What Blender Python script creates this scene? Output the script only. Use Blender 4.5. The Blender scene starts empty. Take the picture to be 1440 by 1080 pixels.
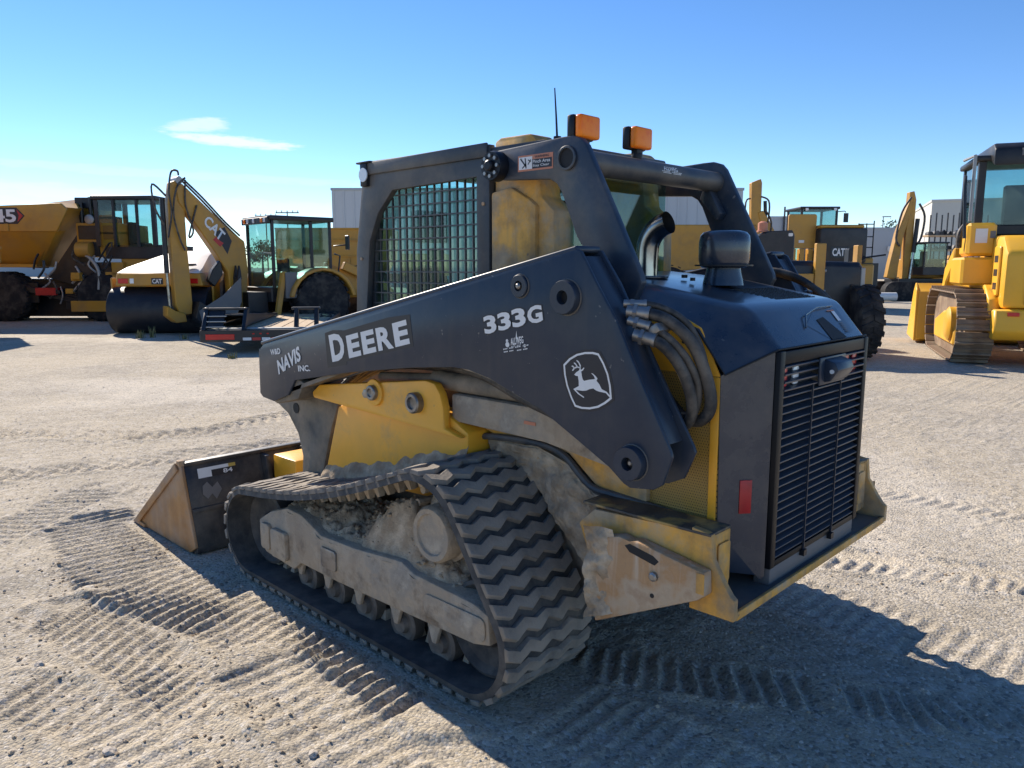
import bpy, bmesh, math, random
import numpy as np
from mathutils import Vector, Matrix, Euler
R_ = math.radians
random.seed(7); np.random.seed(7)
scn = bpy.context.scene
col = scn.collection

# ------------------------------------------------------------------ camera, sky, sun, exposure
CAM = Vector((-1.08, 2.787, 1.62)); YAW = math.atan2(-0.71860, 0.69542); PITCH = R_(8.67)
cd = bpy.data.cameras.new('camera'); cam = bpy.data.objects.new('camera', cd); col.objects.link(cam)
cam.location = CAM
cam.rotation_euler = (R_(90) - PITCH, 0, YAW - R_(90))
cd.sensor_fit = 'HORIZONTAL'; cd.sensor_width = 36.0; cd.lens = 36.0 * 1082.0 / 1440.0
cd.clip_start = 0.05; cd.clip_end = 3000
scn.camera = cam
SUN_EL = R_(34.0); SUN_AZ = math.atan2(-0.14, 1.0)          # towards the sun, in the ground plane
sd = Vector((math.cos(SUN_EL) * math.cos(SUN_AZ), math.cos(SUN_EL) * math.sin(SUN_AZ), math.sin(SUN_EL)))
sl = bpy.data.lights.new('sun', 'SUN'); sl.energy = 4.2; sl.angle = R_(0.53); sl.color = (1.0, 0.90, 0.77)
so = bpy.data.objects.new('sun', sl); col.objects.link(so)
so.rotation_euler = sd.to_track_quat('Z', 'Y').to_euler()
so.location = (20, -5, 30)
W = bpy.data.worlds.new('World'); scn.world = W; W.use_nodes = True
wt = W.node_tree; wn = wt.nodes; wn.clear()
def wnode(t, **k):
    n = wn.new(t)
    for a, b in k.items(): setattr(n, a, b)
    return n
def wmath(op, a, b=None, c=None):
    n = wnode('ShaderNodeMath', operation=op)
    for i, v in enumerate((a, b, c)):
        if v is None: continue
        if isinstance(v, (int, float)): n.inputs[i].default_value = v
        else: wt.links.new(v, n.inputs[i])
    return n.outputs[0]
sky = wnode('ShaderNodeTexSky', sky_type='NISHITA'); sky.sun_disc = False
sky.sun_elevation = SUN_EL; sky.sun_rotation = R_(90) - SUN_AZ
sky.air_density = 1.0; sky.dust_density = 0.0; sky.ozone_density = 2.0; sky.altitude = 2600
bg = wnode('ShaderNodeBackground'); bg.inputs[1].default_value = 0.100
out = wnode('ShaderNodeOutputWorld')
tc = wnode('ShaderNodeTexCoord'); sep = wnode('ShaderNodeSeparateXYZ'); wt.links.new(tc.outputs['Generated'], sep.inputs[0])
az = wmath('ARCTAN2', sep.outputs[1], sep.outputs[0]); el = wmath('ARCSINE', sep.outputs[2])
nz = wnode('ShaderNodeTexNoise'); nz.inputs['Scale'].default_value = 1.0; nz.inputs['Detail'].default_value = 6; nz.inputs['Roughness'].default_value = .6
cmb = wnode('ShaderNodeCombineXYZ'); wt.links.new(wmath('MULTIPLY', az, 26.0), cmb.inputs[0]); wt.links.new(wmath('MULTIPLY', el, 120.0), cmb.inputs[1])
wt.links.new(cmb.outputs[0], nz.inputs['Vector'])
def cloud(caz, cel, ra, re, tilt, amt):
    da = wmath('SUBTRACT', az, caz); de = wmath('SUBTRACT', wmath('SUBTRACT', el, cel), wmath('MULTIPLY', da, tilt))
    q = wmath('ADD', wmath('POWER', wmath('ABSOLUTE', wmath('DIVIDE', da, ra)), 2.0), wmath('POWER', wmath('ABSOLUTE', wmath('DIVIDE', de, re)), 2.0))
    q = wmath('ADD', q, wmath('MULTIPLY', wmath('SUBTRACT', nz.outputs[0], 0.5), 3.2))
    m = wnode('ShaderNodeMapRange', interpolation_type='SMOOTHSTEP'); wt.links.new(q, m.inputs[0])
    m.inputs[1].default_value = 1.15; m.inputs[2].default_value = 0.0; m.inputs[3].default_value = 0.0; m.inputs[4].default_value = amt
    return m.outputs[0]
CL = []
def pix_dir(px, py):                                   # direction of a sky feature as azimuth and elevation
    v = Vector(((px - 720) / 1082, -(py - 540) / 1082, -1.0)); v.rotate(cam.rotation_euler); v.normalize()
    return math.atan2(v.y, v.x), math.asin(v.z)
for (px, py, ra, re, ti, am) in ((278, 177, .040, .0100, -.06, .55), (330, 199, .078, .0080, .06, .75), (60, 268, .26, .010, .03, .28), (420, 290, .2, .006, 0, .2), (240, 245, .3, .006, .02, .16)):
    a_, e_ = pix_dir(px, py); CL.append(cloud(a_, e_, ra, re, ti, am))
tot = CL[0]
for q in CL[1:]: tot = wmath('MAXIMUM', tot, q)
hs = wnode('ShaderNodeHueSaturation'); hs.inputs['Hue'].default_value = .505; hs.inputs['Saturation'].default_value = 1.22; hs.inputs['Value'].default_value = 1.0; wt.links.new(sky.outputs[0], hs.inputs['Color'])
mx = wnode('ShaderNodeMix', data_type='RGBA'); wt.links.new(tot, mx.inputs[0]); wt.links.new(hs.outputs[0], mx.inputs[6]); mx.inputs[7].default_value = (5.9, 6.1, 6.2, 1)
wt.links.new(mx.outputs[2], bg.inputs[0]); wt.links.new(bg.outputs[0], out.inputs[0])
vs = scn.view_settings; vs.view_transform = 'Standard'; vs.look = 'None'; vs.gamma = 1; vs.exposure = 0.90; vs.use_curve_mapping = False
scn.render.engine = 'CYCLES'

# ------------------------------------------------------------------ materials
MATS = {}
def mat(name, c, rough=.5, metal=0.0, c2=None, scale=5.0, rng=(.48, .68), dust=None, dust_amt=.5, dust_scale=3.0, bump=0.0, bscale=60.0, spec=.5, stretch=None, top=.0, streak=None, scr=0.0, scr_col=(.22, .21, .19), wear=None, coat=0.0):
    m = bpy.data.materials.new(name); m.use_nodes = True; nt = m.node_tree; N = nt.nodes; Lk = nt.links.new
    b = N['Principled BSDF']
    b.inputs['Roughness'].default_value = rough; b.inputs['Metallic'].default_value = metal; b.inputs['Specular IOR Level'].default_value = spec
    b.inputs['Base Color'].default_value = (*c, 1)
    t = N.new('ShaderNodeTexCoord'); vec = t.outputs['Object']
    def noise(s, d=7, r=.6, st=None):
        n = N.new('ShaderNodeTexNoise'); n.inputs['Scale'].default_value = s; n.inputs['Detail'].default_value = d; n.inputs['Roughness'].default_value = r
        if st:
            mp = N.new('ShaderNodeMapping'); mp.inputs['Scale'].default_value = st; Lk(vec, mp.inputs[0]); Lk(mp.outputs[0], n.inputs['Vector'])
        else: Lk(vec, n.inputs['Vector'])
        return n.outputs[0]
    def rmp(v, a, bb, lo=0., hi=1.):
        r = N.new('ShaderNodeMapRange'); Lk(v, r.inputs[0]); r.inputs[1].default_value = a; r.inputs[2].default_value = bb; r.inputs[3].default_value = lo; r.inputs[4].default_value = hi
        return r.outputs[0]
    def mixc(f, a, bb):
        x = N.new('ShaderNodeMix'); x.data_type = 'RGBA'; Lk(f, x.inputs[0])
        for v, i in ((a, 6), (bb, 7)):
            if isinstance(v, tuple): x.inputs[i].default_value = (*v, 1)
            else: Lk(v, x.inputs[i])
        return x.outputs[2]
    cur = c
    if coat: b.inputs['Coat Weight'].default_value = coat; b.inputs['Coat Roughness'].default_value = .12
    if c2: cur = mixc(rmp(noise(scale, st=stretch), *rng), cur, c2)
    if streak: cur = mixc(rmp(noise(streak[1], 4, .5, (6, 6, .5)), .52, .75, 0, streak[2]), cur, streak[0])
    if dust:
        f = rmp(noise(dust_scale, 9, .66), .42, .75, 0, dust_amt)
        if top:
            g = N.new('ShaderNodeNewGeometry'); s = N.new('ShaderNodeSeparateXYZ'); Lk(g.outputs['Normal'], s.inputs[0])
            u = rmp(s.outputs[2], .3, 1., 0, top)
            ad = N.new('ShaderNodeMath'); ad.operation = 'ADD'; ad.use_clamp = True; Lk(f, ad.inputs[0]); Lk(u, ad.inputs[1]); f = ad.outputs[0]
        cur = mixc(f, cur, dust)
        Lk(rmp(f, 0, 1, rough, min(1, rough + .4)), b.inputs['Roughness'])
    if scr:                                              # fine scratches and chips
        mp = N.new('ShaderNodeMapping'); mp.inputs['Rotation'].default_value = (.4, .9, .3); mp.inputs['Scale'].default_value = (3, 40, 5); Lk(vec, mp.inputs[0])
        n1 = N.new('ShaderNodeTexNoise'); n1.inputs['Scale'].default_value = 3.0; n1.inputs['Detail'].default_value = 5; n1.inputs['Roughness'].default_value = .7; Lk(mp.outputs[0], n1.inputs['Vector'])
        cur = mixc(rmp(n1.outputs[0], .69, .74, 0, scr), cur, scr_col)
        cur = mixc(rmp(noise(38, 3, .5), .72, .76, 0, scr), cur, scr_col)
    if wear:                                             # broad dusty stains with soft edges
        cur = mixc(rmp(noise(wear[1], 10, .7), wear[2], wear[2] + .16, 0, wear[3]), cur, wear[0])
    if not isinstance(cur, tuple): Lk(cur, b.inputs['Base Color'])
    if bump:
        bp = N.new('ShaderNodeBump'); bp.inputs['Strength'].default_value = min(1, bump); bp.inputs['Distance'].default_value = .01
        Lk(noise(bscale, 8, .65), bp.inputs['Height']); Lk(bp.outputs[0], b.inputs['Normal'])
    MATS[name] = m
    return m
DUST = (.36, .295, .22); MUD = (.38, .31, .235)
mat('slate', (.017, .030, .054), .33, c2=(.024, .036, .056), scale=6, dust=DUST, dust_amt=.05, dust_scale=8, bump=.02, bscale=24, top=.03, scr=.6, spec=.38, wear=((.12, .115, .105), 2.6, .60, .30), streak=((.07, .07, .068), 3, .25))
mat('slate_link', (.020, .034, .058), .38, c2=(.045, .05, .058), scale=5, dust=DUST, dust_amt=.2, dust_scale=6, bump=.04, bscale=40, scr=.7, wear=((.15, .12, .095), 3, .56, .5))
mat('slate_dusty', (.035, .043, .054), .45, c2=(.065, .066, .064), scale=4, dust=DUST, dust_amt=.4, dust_scale=3, bump=.06, bscale=40, top=.12)
mat('slate_muddy', (.05, .052, .052), .6, c2=(.17, .145, .11), scale=4, rng=(.4, .6), dust=MUD, dust_amt=.75, dust_scale=5, bump=.3, bscale=40)
mat('hoodpaint', (.012, .025, .048), .26, c2=(.026, .034, .048), scale=5, dust=DUST, dust_amt=.14, dust_scale=8, bump=.02, bscale=30, top=.05, scr=.4, coat=.4)
mat('yellow', (.93, .44, .03), .40, scr=.5, scr_col=(.20, .15, .10), wear=((.36, .25, .14), 3.2, .56, .55), c2=(.84, .40, .03), scale=4, dust=(.48, .32, .14), dust_amt=.22, dust_scale=3.5, bump=.04, bscale=40)
mat('yellow_worn', (.80, .40, .06), .6, scr=.7, scr_col=(.16, .12, .09), wear=((.50, .38, .24), 4, .50, .7), streak=((.25, .18, .11), 4, .45), c2=(.46, .33, .19), scale=5, rng=(.47, .62), dust=(.14, .115, .09), dust_amt=.75, dust_scale=7, bump=.12, bscale=50, top=.25)
mat('yellow_muddy', (.62, .34, .08), .7, c2=(.33, .27, .20), scale=4.5, rng=(.36, .5), dust=MUD, dust_amt=.8, dust_scale=7, bump=.35, bscale=45)
mat('mud', (.34, .255, .17), .95, c2=(.60, .485, .35), scale=9, rng=(.4, .65), dust=(.15, .115, .08), dust_amt=.6, dust_scale=14, bump=1, bscale=45, spec=.2)
mat('mud_steel', (.37, .29, .205), .75, c2=(.12, .105, .09), scale=5, rng=(.50, .58), dust=(.62, .53, .41), dust_amt=.9, dust_scale=5, bump=.8, bscale=35, streak=((.15, .11, .08), 3, .3), wear=((.15, .11, .075), 7, .54, .8))
mat('roller_steel', (.10, .09, .08), .6, metal=.3, c2=(.22, .19, .16), scale=8, dust=(.30, .26, .21), dust_amt=.5, dust_scale=9, bump=.2, bscale=50)
mat('rust', (.46, .27, .13), .75, c2=(.60, .49, .35), scale=6, rng=(.46, .56), dust=(.26, .12, .045), dust_amt=.85, dust_scale=6, bump=.45, bscale=40, streak=((.62, .52, .40), 6, .6), wear=((.16, .13, .11), 11, .60, .7))
mat('bucket_steel', (.30, .155, .06), .5, metal=.2, wear=((.20, .17, .14), 5, .55, .6), streak=((.50, .28, .10), 2.5, .5), c2=(.42, .215, .075), scale=5, rng=(.4, .62), dust=(.46, .43, .39), dust_amt=.6, dust_scale=3, bump=.15, bscale=40)
mat('bucket_black', (.016, .016, .02), .4, c2=(.035, .034, .035), scale=8, dust=DUST, dust_amt=.3, dust_scale=5, bump=.08, bscale=40)
mat('rubber', (.045, .046, .048), .7, c2=(.10, .094, .085), scale=8, dust=(.26, .225, .185), dust_amt=.5, dust_scale=6, bump=.2, bscale=60, spec=.3)
mat('rubber_lug', (.17, .152, .132), .8, c2=(.30, .26, .215), scale=7, rng=(.38, .62), dust=(.33, .28, .22), dust_amt=.6, dust_scale=12, bump=.45, bscale=70, spec=.3)
mat('hose', (.014, .014, .016), .55, c2=(.075, .065, .055), scale=12, rng=(.5, .62), dust=DUST, dust_amt=.4, dust_scale=8, bump=.1, bscale=120)
mat('black', (.008, .010, .015), .42, spec=.3, dust=DUST, dust_amt=.06, dust_scale=5)
mat('grille_black', (.004, .005, .008), .45, spec=.22)
mat('dark', (.010, .011, .013), .7)
mat('steel', (.32, .31, .30), .4, metal=.8, c2=(.16, .15, .14), scale=12, dust=DUST, dust_amt=.3, dust_scale=9)
mat('chrome', (.34, .37, .38), .2, metal=1.0, c2=(.18, .19, .20), scale=9, dust=(.2, .18, .16), dust_amt=.25, dust_scale=7)
mat('decal_white', (.74, .74, .73), .5, dust=DUST, dust_amt=.12, dust_scale=14)
mat('decal_dark', (.012, .013, .02), .45)
mat('decal_orange', (.55, .20, .11), .5, dust=DUST, dust_amt=.3, dust_scale=14)
mat('decal_yellow', (.55, .38, .08), .5)
mat('amber', (1.0, .24, .004), .3, c2=(.95, .17, .003), scale=40, spec=.35)
mat('grease', (.42, .25, .06), .55, c2=(.035, .033, .032), scale=7, rng=(.40, .52), dust=(.30, .25, .18), dust_amt=.5, dust_scale=5, bump=.2, bscale=40)
mat('red_lens', (.55, .012, .012), .25)
mat('red_tape', (.45, .02, .02), .4, c2=(.36, .015, .015), scale=20)
mat('lamp_lens', (.75, .78, .8), .12)
mat('cat_yellow_shaded', (.50, .25, .025), .42, c2=(.38, .19, .03), scale=1.5, dust=(.28, .20, .11), dust_amt=.4, dust_scale=1.7, bump=.03, bscale=9)  # same yellow as the crawler loader's, darkened to stand in for shade
mat('cat_yellow_full', (.84, .44, .025), .36, c2=(.74, .38, .03), scale=1.2, dust=(.45, .33, .16), dust_amt=.22, dust_scale=1.6)  # the same yellow left at full tone
mat('cat_black', (.007, .009, .014), .42, c2=(.012, .014, .019), scale=2, dust=DUST, dust_amt=.06, dust_scale=2)
mat('tyre', (.014, .015, .018), .8, c2=(.035, .034, .034), scale=4, dust=DUST, dust_amt=.15, dust_scale=4, bump=.2, bscale=20, spec=.25)
mat('drum_steel', (.016, .019, .027), .5, metal=.3, c2=(.028, .031, .038), scale=1.5, dust=DUST, dust_amt=.07, dust_scale=1.5)
mat('shoe_steel', (.19, .125, .08), .65, metal=.25, c2=(.30, .21, .13), scale=4, dust=DUST, dust_amt=.5, dust_scale=3)
mat('wood', (.42, .30, .18), .8, c2=(.50, .38, .25), scale=3, stretch=(1, 12, 1), bump=.2, bscale=20)
mat('siding', (.50, .52, .53), .55, c2=(.44, .45, .46), scale=.3, stretch=(1, 1, .2))
mat('siding_beige', (.56, .55, .49), .6, c2=(.50, .49, .44), scale=.3, stretch=(1, 1, .2))
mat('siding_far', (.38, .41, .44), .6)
mat('galv', (.34, .34, .33), .5, metal=.5)
mat('white_paint_glare', (.72, .71, .68), .5, dust=DUST, dust_amt=.3, dust_scale=2)  # plain white paint; on the roller hood it stands for glare
mat('grey_cover', (.14, .14, .145), .6, dust=DUST, dust_amt=.3, dust_scale=2)
mat('weed', (.15, .15, .06), .8, c2=(.30, .25, .12), scale=20)
mat('leaf', (.055, .085, .035), .7, c2=(.09, .11, .05), scale=1.0)
mat('bark', (.10, .075, .055), .9)
mat('stone', (.42, .37, .31), .9, c2=(.54, .48, .41), scale=25, rng=(.35, .65), bump=.4, bscale=60, spec=.2)
mat('seat', (.03, .03, .033), .8)
mat('grille_dark', (.012, .017, .022), .5, c2=(.03, .05, .055), scale=2.5)
def glassmat(name, tint, gl=.25):
    m = bpy.data.materials.new(name); m.use_nodes = True; nt = m.node_tree; N = nt.nodes; N.clear(); Lk = nt.links.new
    o = N.new('ShaderNodeOutputMaterial'); tr = N.new('ShaderNodeBsdfTransparent'); tr.inputs[0].default_value = (*tint, 1)
    g = N.new('ShaderNodeBsdfGlossy'); g.inputs['Roughness'].default_value = .03; g.inputs[0].default_value = (.9, .95, .95, 1)
    d = N.new('ShaderNodeBsdfTranslucent'); d.inputs[0].default_value = (.50, .55, .52, 1)
    lw = N.new('ShaderNodeLayerWeight'); lw.inputs[0].default_value = .5; pw = N.new('ShaderNodeMath'); pw.operation = 'POWER'; Lk(lw.outputs['Facing'], pw.inputs[0]); pw.inputs[1].default_value = 4.0
    fr = N.new('ShaderNodeMath'); fr.operation = 'MULTIPLY_ADD'; Lk(pw.outputs[0], fr.inputs[0]); fr.inputs[1].default_value = .85; fr.inputs[2].default_value = .06; fr.use_clamp = True
    a = N.new('ShaderNodeMixShader'); Lk(fr.outputs[0], a.inputs[0]); Lk(tr.outputs[0], a.inputs[1]); Lk(g.outputs[0], a.inputs[2])
    t = N.new('ShaderNodeTexCoord'); n = N.new('ShaderNodeTexNoise'); n.inputs['Scale'].default_value = 3; n.inputs['Detail'].default_value = 6; Lk(t.outputs['Object'], n.inputs['Vector'])
    r = N.new('ShaderNodeMapRange'); Lk(n.outputs[0], r.inputs[0]); r.inputs[1].default_value = .4; r.inputs[2].default_value = .8; r.inputs[4].default_value = gl
    b = N.new('ShaderNodeMixShader'); Lk(r.outputs[0], b.inputs[0]); Lk(a.outputs[0], b.inputs[1]); Lk(d.outputs[0], b.inputs[2]); Lk(b.outputs[0], o.inputs[0])
    MATS[name] = m
glassmat('glass', (.64, .83, .80), .12)
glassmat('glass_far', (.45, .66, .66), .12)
def perfmat():                                           # sheet punched with small round holes: the dark dots are the holes themselves
    m = mat('perforated', (.46, .27, .055), .5, dust=DUST, dust_amt=.35, dust_scale=4); nt = m.node_tree; N = nt.nodes; Lk = nt.links.new
    b = N['Principled BSDF']; src = b.inputs['Base Color'].links[0].from_socket
    t = N.new('ShaderNodeTexCoord'); s = N.new('ShaderNodeSeparateXYZ'); Lk(t.outputs['Object'], s.inputs[0])
    def M(op, a, c=None):
        n = N.new('ShaderNodeMath'); n.operation = op
        for i, v in enumerate((a, c)):
            if v is None: continue
            if isinstance(v, (int, float)): n.inputs[i].default_value = v
            else: Lk(v, n.inputs[i])
        return n.outputs[0]
    P = .0095
    row = M('DIVIDE', s.outputs[2], P); half = M('MULTIPLY', M('MODULO', M('FLOOR', row), 2.0), .5)
    u = M('SUBTRACT', M('FRACT', M('ADD', M('DIVIDE', s.outputs[0], P), half)), .5); v = M('SUBTRACT', M('FRACT', row), .5)
    q = M('ADD', M('MULTIPLY', u, u), M('MULTIPLY', v, v)); h = M('LESS_THAN', q, .085)
    tr = N.new('ShaderNodeBsdfTransparent'); ms = N.new('ShaderNodeMixShader'); Lk(h, ms.inputs[0]); Lk(b.outputs[0], ms.inputs[1]); Lk(tr.outputs[0], ms.inputs[2])
    Lk(ms.outputs[0], N['Material Output'].inputs[0])
perfmat()

# ------------------------------------------------------------------ helpers
def frame_of(d):
    d = Vector(d).normalized(); u = d.cross(Vector((0, 0, 1)))
    if u.length < 1e-4: u = Vector((1, 0, 0))
    u.normalize(); return u, d.cross(u).normalized()
class MB:
    """collects shapes; build() links them as ONE mesh object"""
    def __init__(s): s.v = []; s.f = []; s.mi = []; s.cur = 0
    def add(s, vs, fs):
        o = len(s.v); s.v += [tuple(v) for v in vs]; s.f += [tuple(i + o for i in f) for f in fs]; s.mi += [s.cur] * len(fs); return s
    def box(s, a, b, rot=None, piv=None):
        x0, y0, z0 = a; x1, y1, z1 = b
        vs = [Vector(p) for p in ((x0, y0, z0), (x1, y0, z0), (x1, y1, z0), (x0, y1, z0), (x0, y0, z1), (x1, y0, z1), (x1, y1, z1), (x0, y1, z1))]
        if rot:
            M = Euler(rot).to_matrix(); c = Vector(piv) if piv else (Vector(a) + Vector(b)) / 2
            vs = [M @ (p - c) + c for p in vs]
        return s.add(vs, [(3, 2, 1, 0), (4, 5, 6, 7), (0, 1, 5, 4), (1, 2, 6, 5), (2, 3, 7, 6), (3, 0, 4, 7)])
    def prism(s, poly, a, b, ax='y'):
        """2-D outline extruded along axis ax from a to b ('y': poly is x,z; 'x': y,z; 'z': x,y)"""
        mk = {'y': lambda p, t: (p[0], t, p[1]), 'x': lambda p, t: (t, p[0], p[1]), 'z': lambda p, t: (p[0], p[1], t)}[ax]
        n = len(poly); vs = [mk(p, a) for p in poly] + [mk(p, b) for p in poly]
        return s.add(vs, [tuple(range(n))[::-1], tuple(range(n, 2 * n))] + [(i, (i + 1) % n, n + (i + 1) % n, n + i) for i in range(n)])
    def cyl(s, p0, p1, r0, r1=None, n=20, cap=True):
        r1 = r0 if r1 is None else r1; p0 = Vector(p0); p1 = Vector(p1); u, w = frame_of(p1 - p0)
        vs = []
        for p, r in ((p0, r0), (p1, r1)):
            for i in range(n):
                t = 2 * math.pi * i / n; vs.append(p + u * (r * math.cos(t)) + w * (r * math.sin(t)))
        fs = [(i, (i + 1) % n, n + (i + 1) % n, n + i) for i in range(n)]
        if cap: fs += [tuple(range(n))[::-1], tuple(range(n, 2 * n))]
        return s.add(vs, fs)
    def lathe(s, p, d, prof, n=24):
        """prof: list of (distance along d, radius)"""
        p = Vector(p); d = Vector(d).normalized(); u, w = frame_of(d); vs = []
        for (t, r) in prof:
            for i in range(n):
                a = 2 * math.pi * i / n; vs.append(p + d * t + u * (r * math.cos(a)) + w * (r * math.sin(a)))
        fs = []
        for k in range(len(prof) - 1):
            for i in range(n): fs.append((k * n + i, k * n + (i + 1) % n, (k + 1) * n + (i + 1) % n, (k + 1) * n + i))
        fs += [tuple(range(n))[::-1], tuple(range((len(prof) - 1) * n, len(prof) * n))]
        return s.add(vs, fs)
    def ring(s, p, d, r_in, r_out, h, depth=None, n=24):
        """a boss with a blind hole"""
        return s.lathe(p, d, [(0, r_out), (h * .8, r_out), (h, r_out * .95), (h, r_in), (depth if depth is not None else h * .15, r_in)], n)
    def tube(s, path, r, n=10, cap=True):
        P = [Vector(p) for p in path]; vs = []; m = len(P); rr = r if isinstance(r, (list, tuple)) else [r] * m
        u = None
        for k in range(m):
            d = (P[min(k + 1, m - 1)] - P[max(k - 1, 0)]).normalized()
            if u is None: u, w = frame_of(d)
            else:
                u = (u - d * u.dot(d)).normalized(); w = d.cross(u)
            for i in range(n):
                t = 2 * math.pi * i / n; vs.append(P[k] + u * (rr[k] * math.cos(t)) + w * (rr[k] * math.sin(t)))
        fs = [(k * n + i, k * n + (i + 1) % n, (k + 1) * n + (i + 1) % n, (k + 1) * n + i) for k in range(m - 1) for i in range(n)]
        if cap: fs += [tuple(range(n))[::-1], tuple(range((m - 1) * n, m * n))]
        return s.add(vs, fs)
    def quad(s, a, b, c, d): return s.add([a, b, c, d], [(0, 1, 2, 3)])
    def loft(s, rings, close=True, cap=True):
        n = len(rings[0]); vs = [p for r in rings for p in r]
        fs = [(k * n + i, k * n + (i + 1) % n, (k + 1) * n + (i + 1) % n, (k + 1) * n + i) for k in range(len(rings) - 1) for i in range(n if close else n - 1)]
        if cap and close: fs += [tuple(range(n))[::-1], tuple(range((len(rings) - 1) * n, len(rings) * n))]
        return s.add(vs, fs)
    def mesh(s, name, bevel=0, seg=2, sharp=35):
        bm = bmesh.new(); V = [bm.verts.new(v) for v in s.v]
        for f, mi in zip(s.f, s.mi):
            try: q = bm.faces.new([V[i] for i in f]); q.material_index = mi
            except ValueError: pass
        bmesh.ops.recalc_face_normals(bm, faces=bm.faces)
        if bevel:
            ed = [e for e in bm.edges if len(e.link_faces) == 2 and e.calc_face_angle(0) > R_(28)]
            bmesh.ops.bevel(bm, geom=ed, offset=bevel, segments=seg, profile=.5, affect='EDGES', clamp_overlap=True)
        me = bpy.data.meshes.new(name); bm.to_mesh(me); bm.free()
        me.polygons.foreach_set('use_smooth', [True] * len(me.polygons)); me.set_sharp_from_angle(angle=R_(sharp))
        return me
    def build(s, name, m, parent=None, bevel=0, seg=2, sharp=35, off=None):
        return link(name, s.mesh(name, bevel, seg, sharp), m, parent, off)
def link(name, me, m, parent=None, off=None):
    o = bpy.data.objects.new(name, me); col.objects.link(o)
    if not me.materials:
        for q in (m if isinstance(m, (list, tuple)) else [m]): me.materials.append(MATS[q])
    if parent: o.parent = parent
    if off is not None: o.location = off
    return o
def thing(name, label, cat, loc=(0, 0, 0), rz=0, group=None):
    o = bpy.data.objects.new(name, None); col.objects.link(o); o.location = loc; o.rotation_euler = (0, 0, rz); o.empty_display_size = .2
    o['label'] = label; o['category'] = cat
    if group: o['group'] = group
    return o
def tag(o, label, cat, group=None):
    o['label'] = label; o['category'] = cat
    if group: o['group'] = group
    return o
def rrect(x0, z0, x1, z1, r, n=4):
    pts = []
    for cx, cz, a0 in ((x1 - r, z0 + r, -90), (x1 - r, z1 - r, 0), (x0 + r, z1 - r, 90), (x0 + r, z0 + r, 180)):
        for i in range(n + 1):
            a = R_(a0 + 90 * i / n); pts.append((cx + r * math.cos(a), cz + r * math.sin(a)))
    return pts
def smooth(pts, k=6, closed=False):
    """Catmull-Rom through the points"""
    P = [Vector(p) for p in pts]; n = len(P); out = []
    for i in range(n if closed else n - 1):
        g = (lambda j: P[j % n]) if closed else (lambda j: P[max(0, min(n - 1, j))])
        a, b, c, d = g(i - 1), g(i), g(i + 1), g(i + 2)
        for t in range(k):
            t /= k; out.append(.5 * ((2 * b) + (c - a) * t + (2 * a - 5 * b + 4 * c - d) * t * t + (3 * b - a - 3 * c + d) * t ** 3))
    if not closed: out.append(P[-1])
    return out
_tc = {}
def text_geo(s, off=0.0, res=3):
    cu = bpy.data.curves.new('txt', 'FONT'); cu.body = s; cu.size = 1; cu.offset = off; cu.resolution_u = res
    o = bpy.data.objects.new('txt', cu); col.objects.link(o)
    dg = bpy.context.evaluated_depsgraph_get(); me = bpy.data.meshes.new_from_object(o.evaluated_get(dg))
    v = [tuple(p.co) for p in me.vertices]; f = [tuple(p.vertices) for p in me.polygons]
    bpy.data.objects.remove(o); bpy.data.curves.remove(cu); bpy.data.meshes.remove(me)
    return v, f
def text_on(mb, s, BL, BR, TL, n, lift=.001, off=0.0, ref=None):
    """lettering mapped on the parallelogram BL-BR-TL, raised by lift along n"""
    v, f = text_geo(s, off); r = text_geo(s, 0.0)[0] if ref is None else ref
    xs = [p[0] for p in r]; ys = [p[1] for p in r]; x0, x1, y0, y1 = min(xs), max(xs), min(ys), max(ys)
    BL, BR, TL, n = Vector(BL), Vector(BR), Vector(TL), Vector(n)
    mb.add([BL + (BR - BL) * ((p[0] - x0) / (x1 - x0)) + (TL - BL) * ((p[1] - y0) / (y1 - y0)) + n * lift for p in v], f)
    return mb
def vnoise(x, y, seed=0):
    xi = np.floor(x).astype(np.int64); yi = np.floor(y).astype(np.int64); xf = x - xi; yf = y - yi
    u = xf * xf * (3 - 2 * xf); w = yf * yf * (3 - 2 * yf)
    def h(a, b):
        k = (a * 374761393 + b * 668265263 + seed * 144664711) & 0xffffffff
        k = ((k ^ (k >> 13)) * 1274126177) & 0xffffffff
        return ((k ^ (k >> 16)) & 0xffff) / 65535.0
    return (h(xi, yi) * (1 - u) + h(xi + 1, yi) * u) * (1 - w) + (h(xi, yi + 1) * (1 - u) + h(xi + 1, yi + 1) * u) * w
def fbm(x, y, o=4, seed=0):
    s = 0; a = .5
    for k in range(o): s = s + a * (vnoise(x, y, seed + k) - .5); x = x * 2.03 + 7.1; y = y * 2.03 + 3.7; a *= .5
    return s

# ------------------------------------------------------------------ the yard: one sheet to the horizon, finely modelled near the machine
def axis_pts(lo, hi, step, g_lo, g_hi):
    c = list(np.arange(lo, hi + 1e-6, step))
    def grow(start, sgn, first):
        p = []; x = start; s = step
        while abs(x) < 900:
            s *= first if s < .07 else 1.12
            x += sgn * s; p.append(x)
        return p
    return np.array(sorted(grow(lo, -1, g_lo) + c + grow(hi, 1, g_hi)))
gx = axis_pts(-1.3, 4.4, .0145, 1.05, 1.013); gy = axis_pts(-1.6, 2.75, .0145, 1.013, 1.06)
X, Y = np.meshgrid(gx, gy, indexing='ij')
def ss(a, b, t): t = np.clip((t - a) / (b - a), 0, 1); return t * t * (3 - 2 * t)
near = 1 - ss(9, 16, np.hypot(X - 1, Y))
H = .035 * fbm(X * .45, Y * .45, 3, 1) + .022 * fbm(X * 2.2, Y * 2.2, 4, 11) + .010 * fbm(X * 11, Y * 11, 4, 21)
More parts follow.
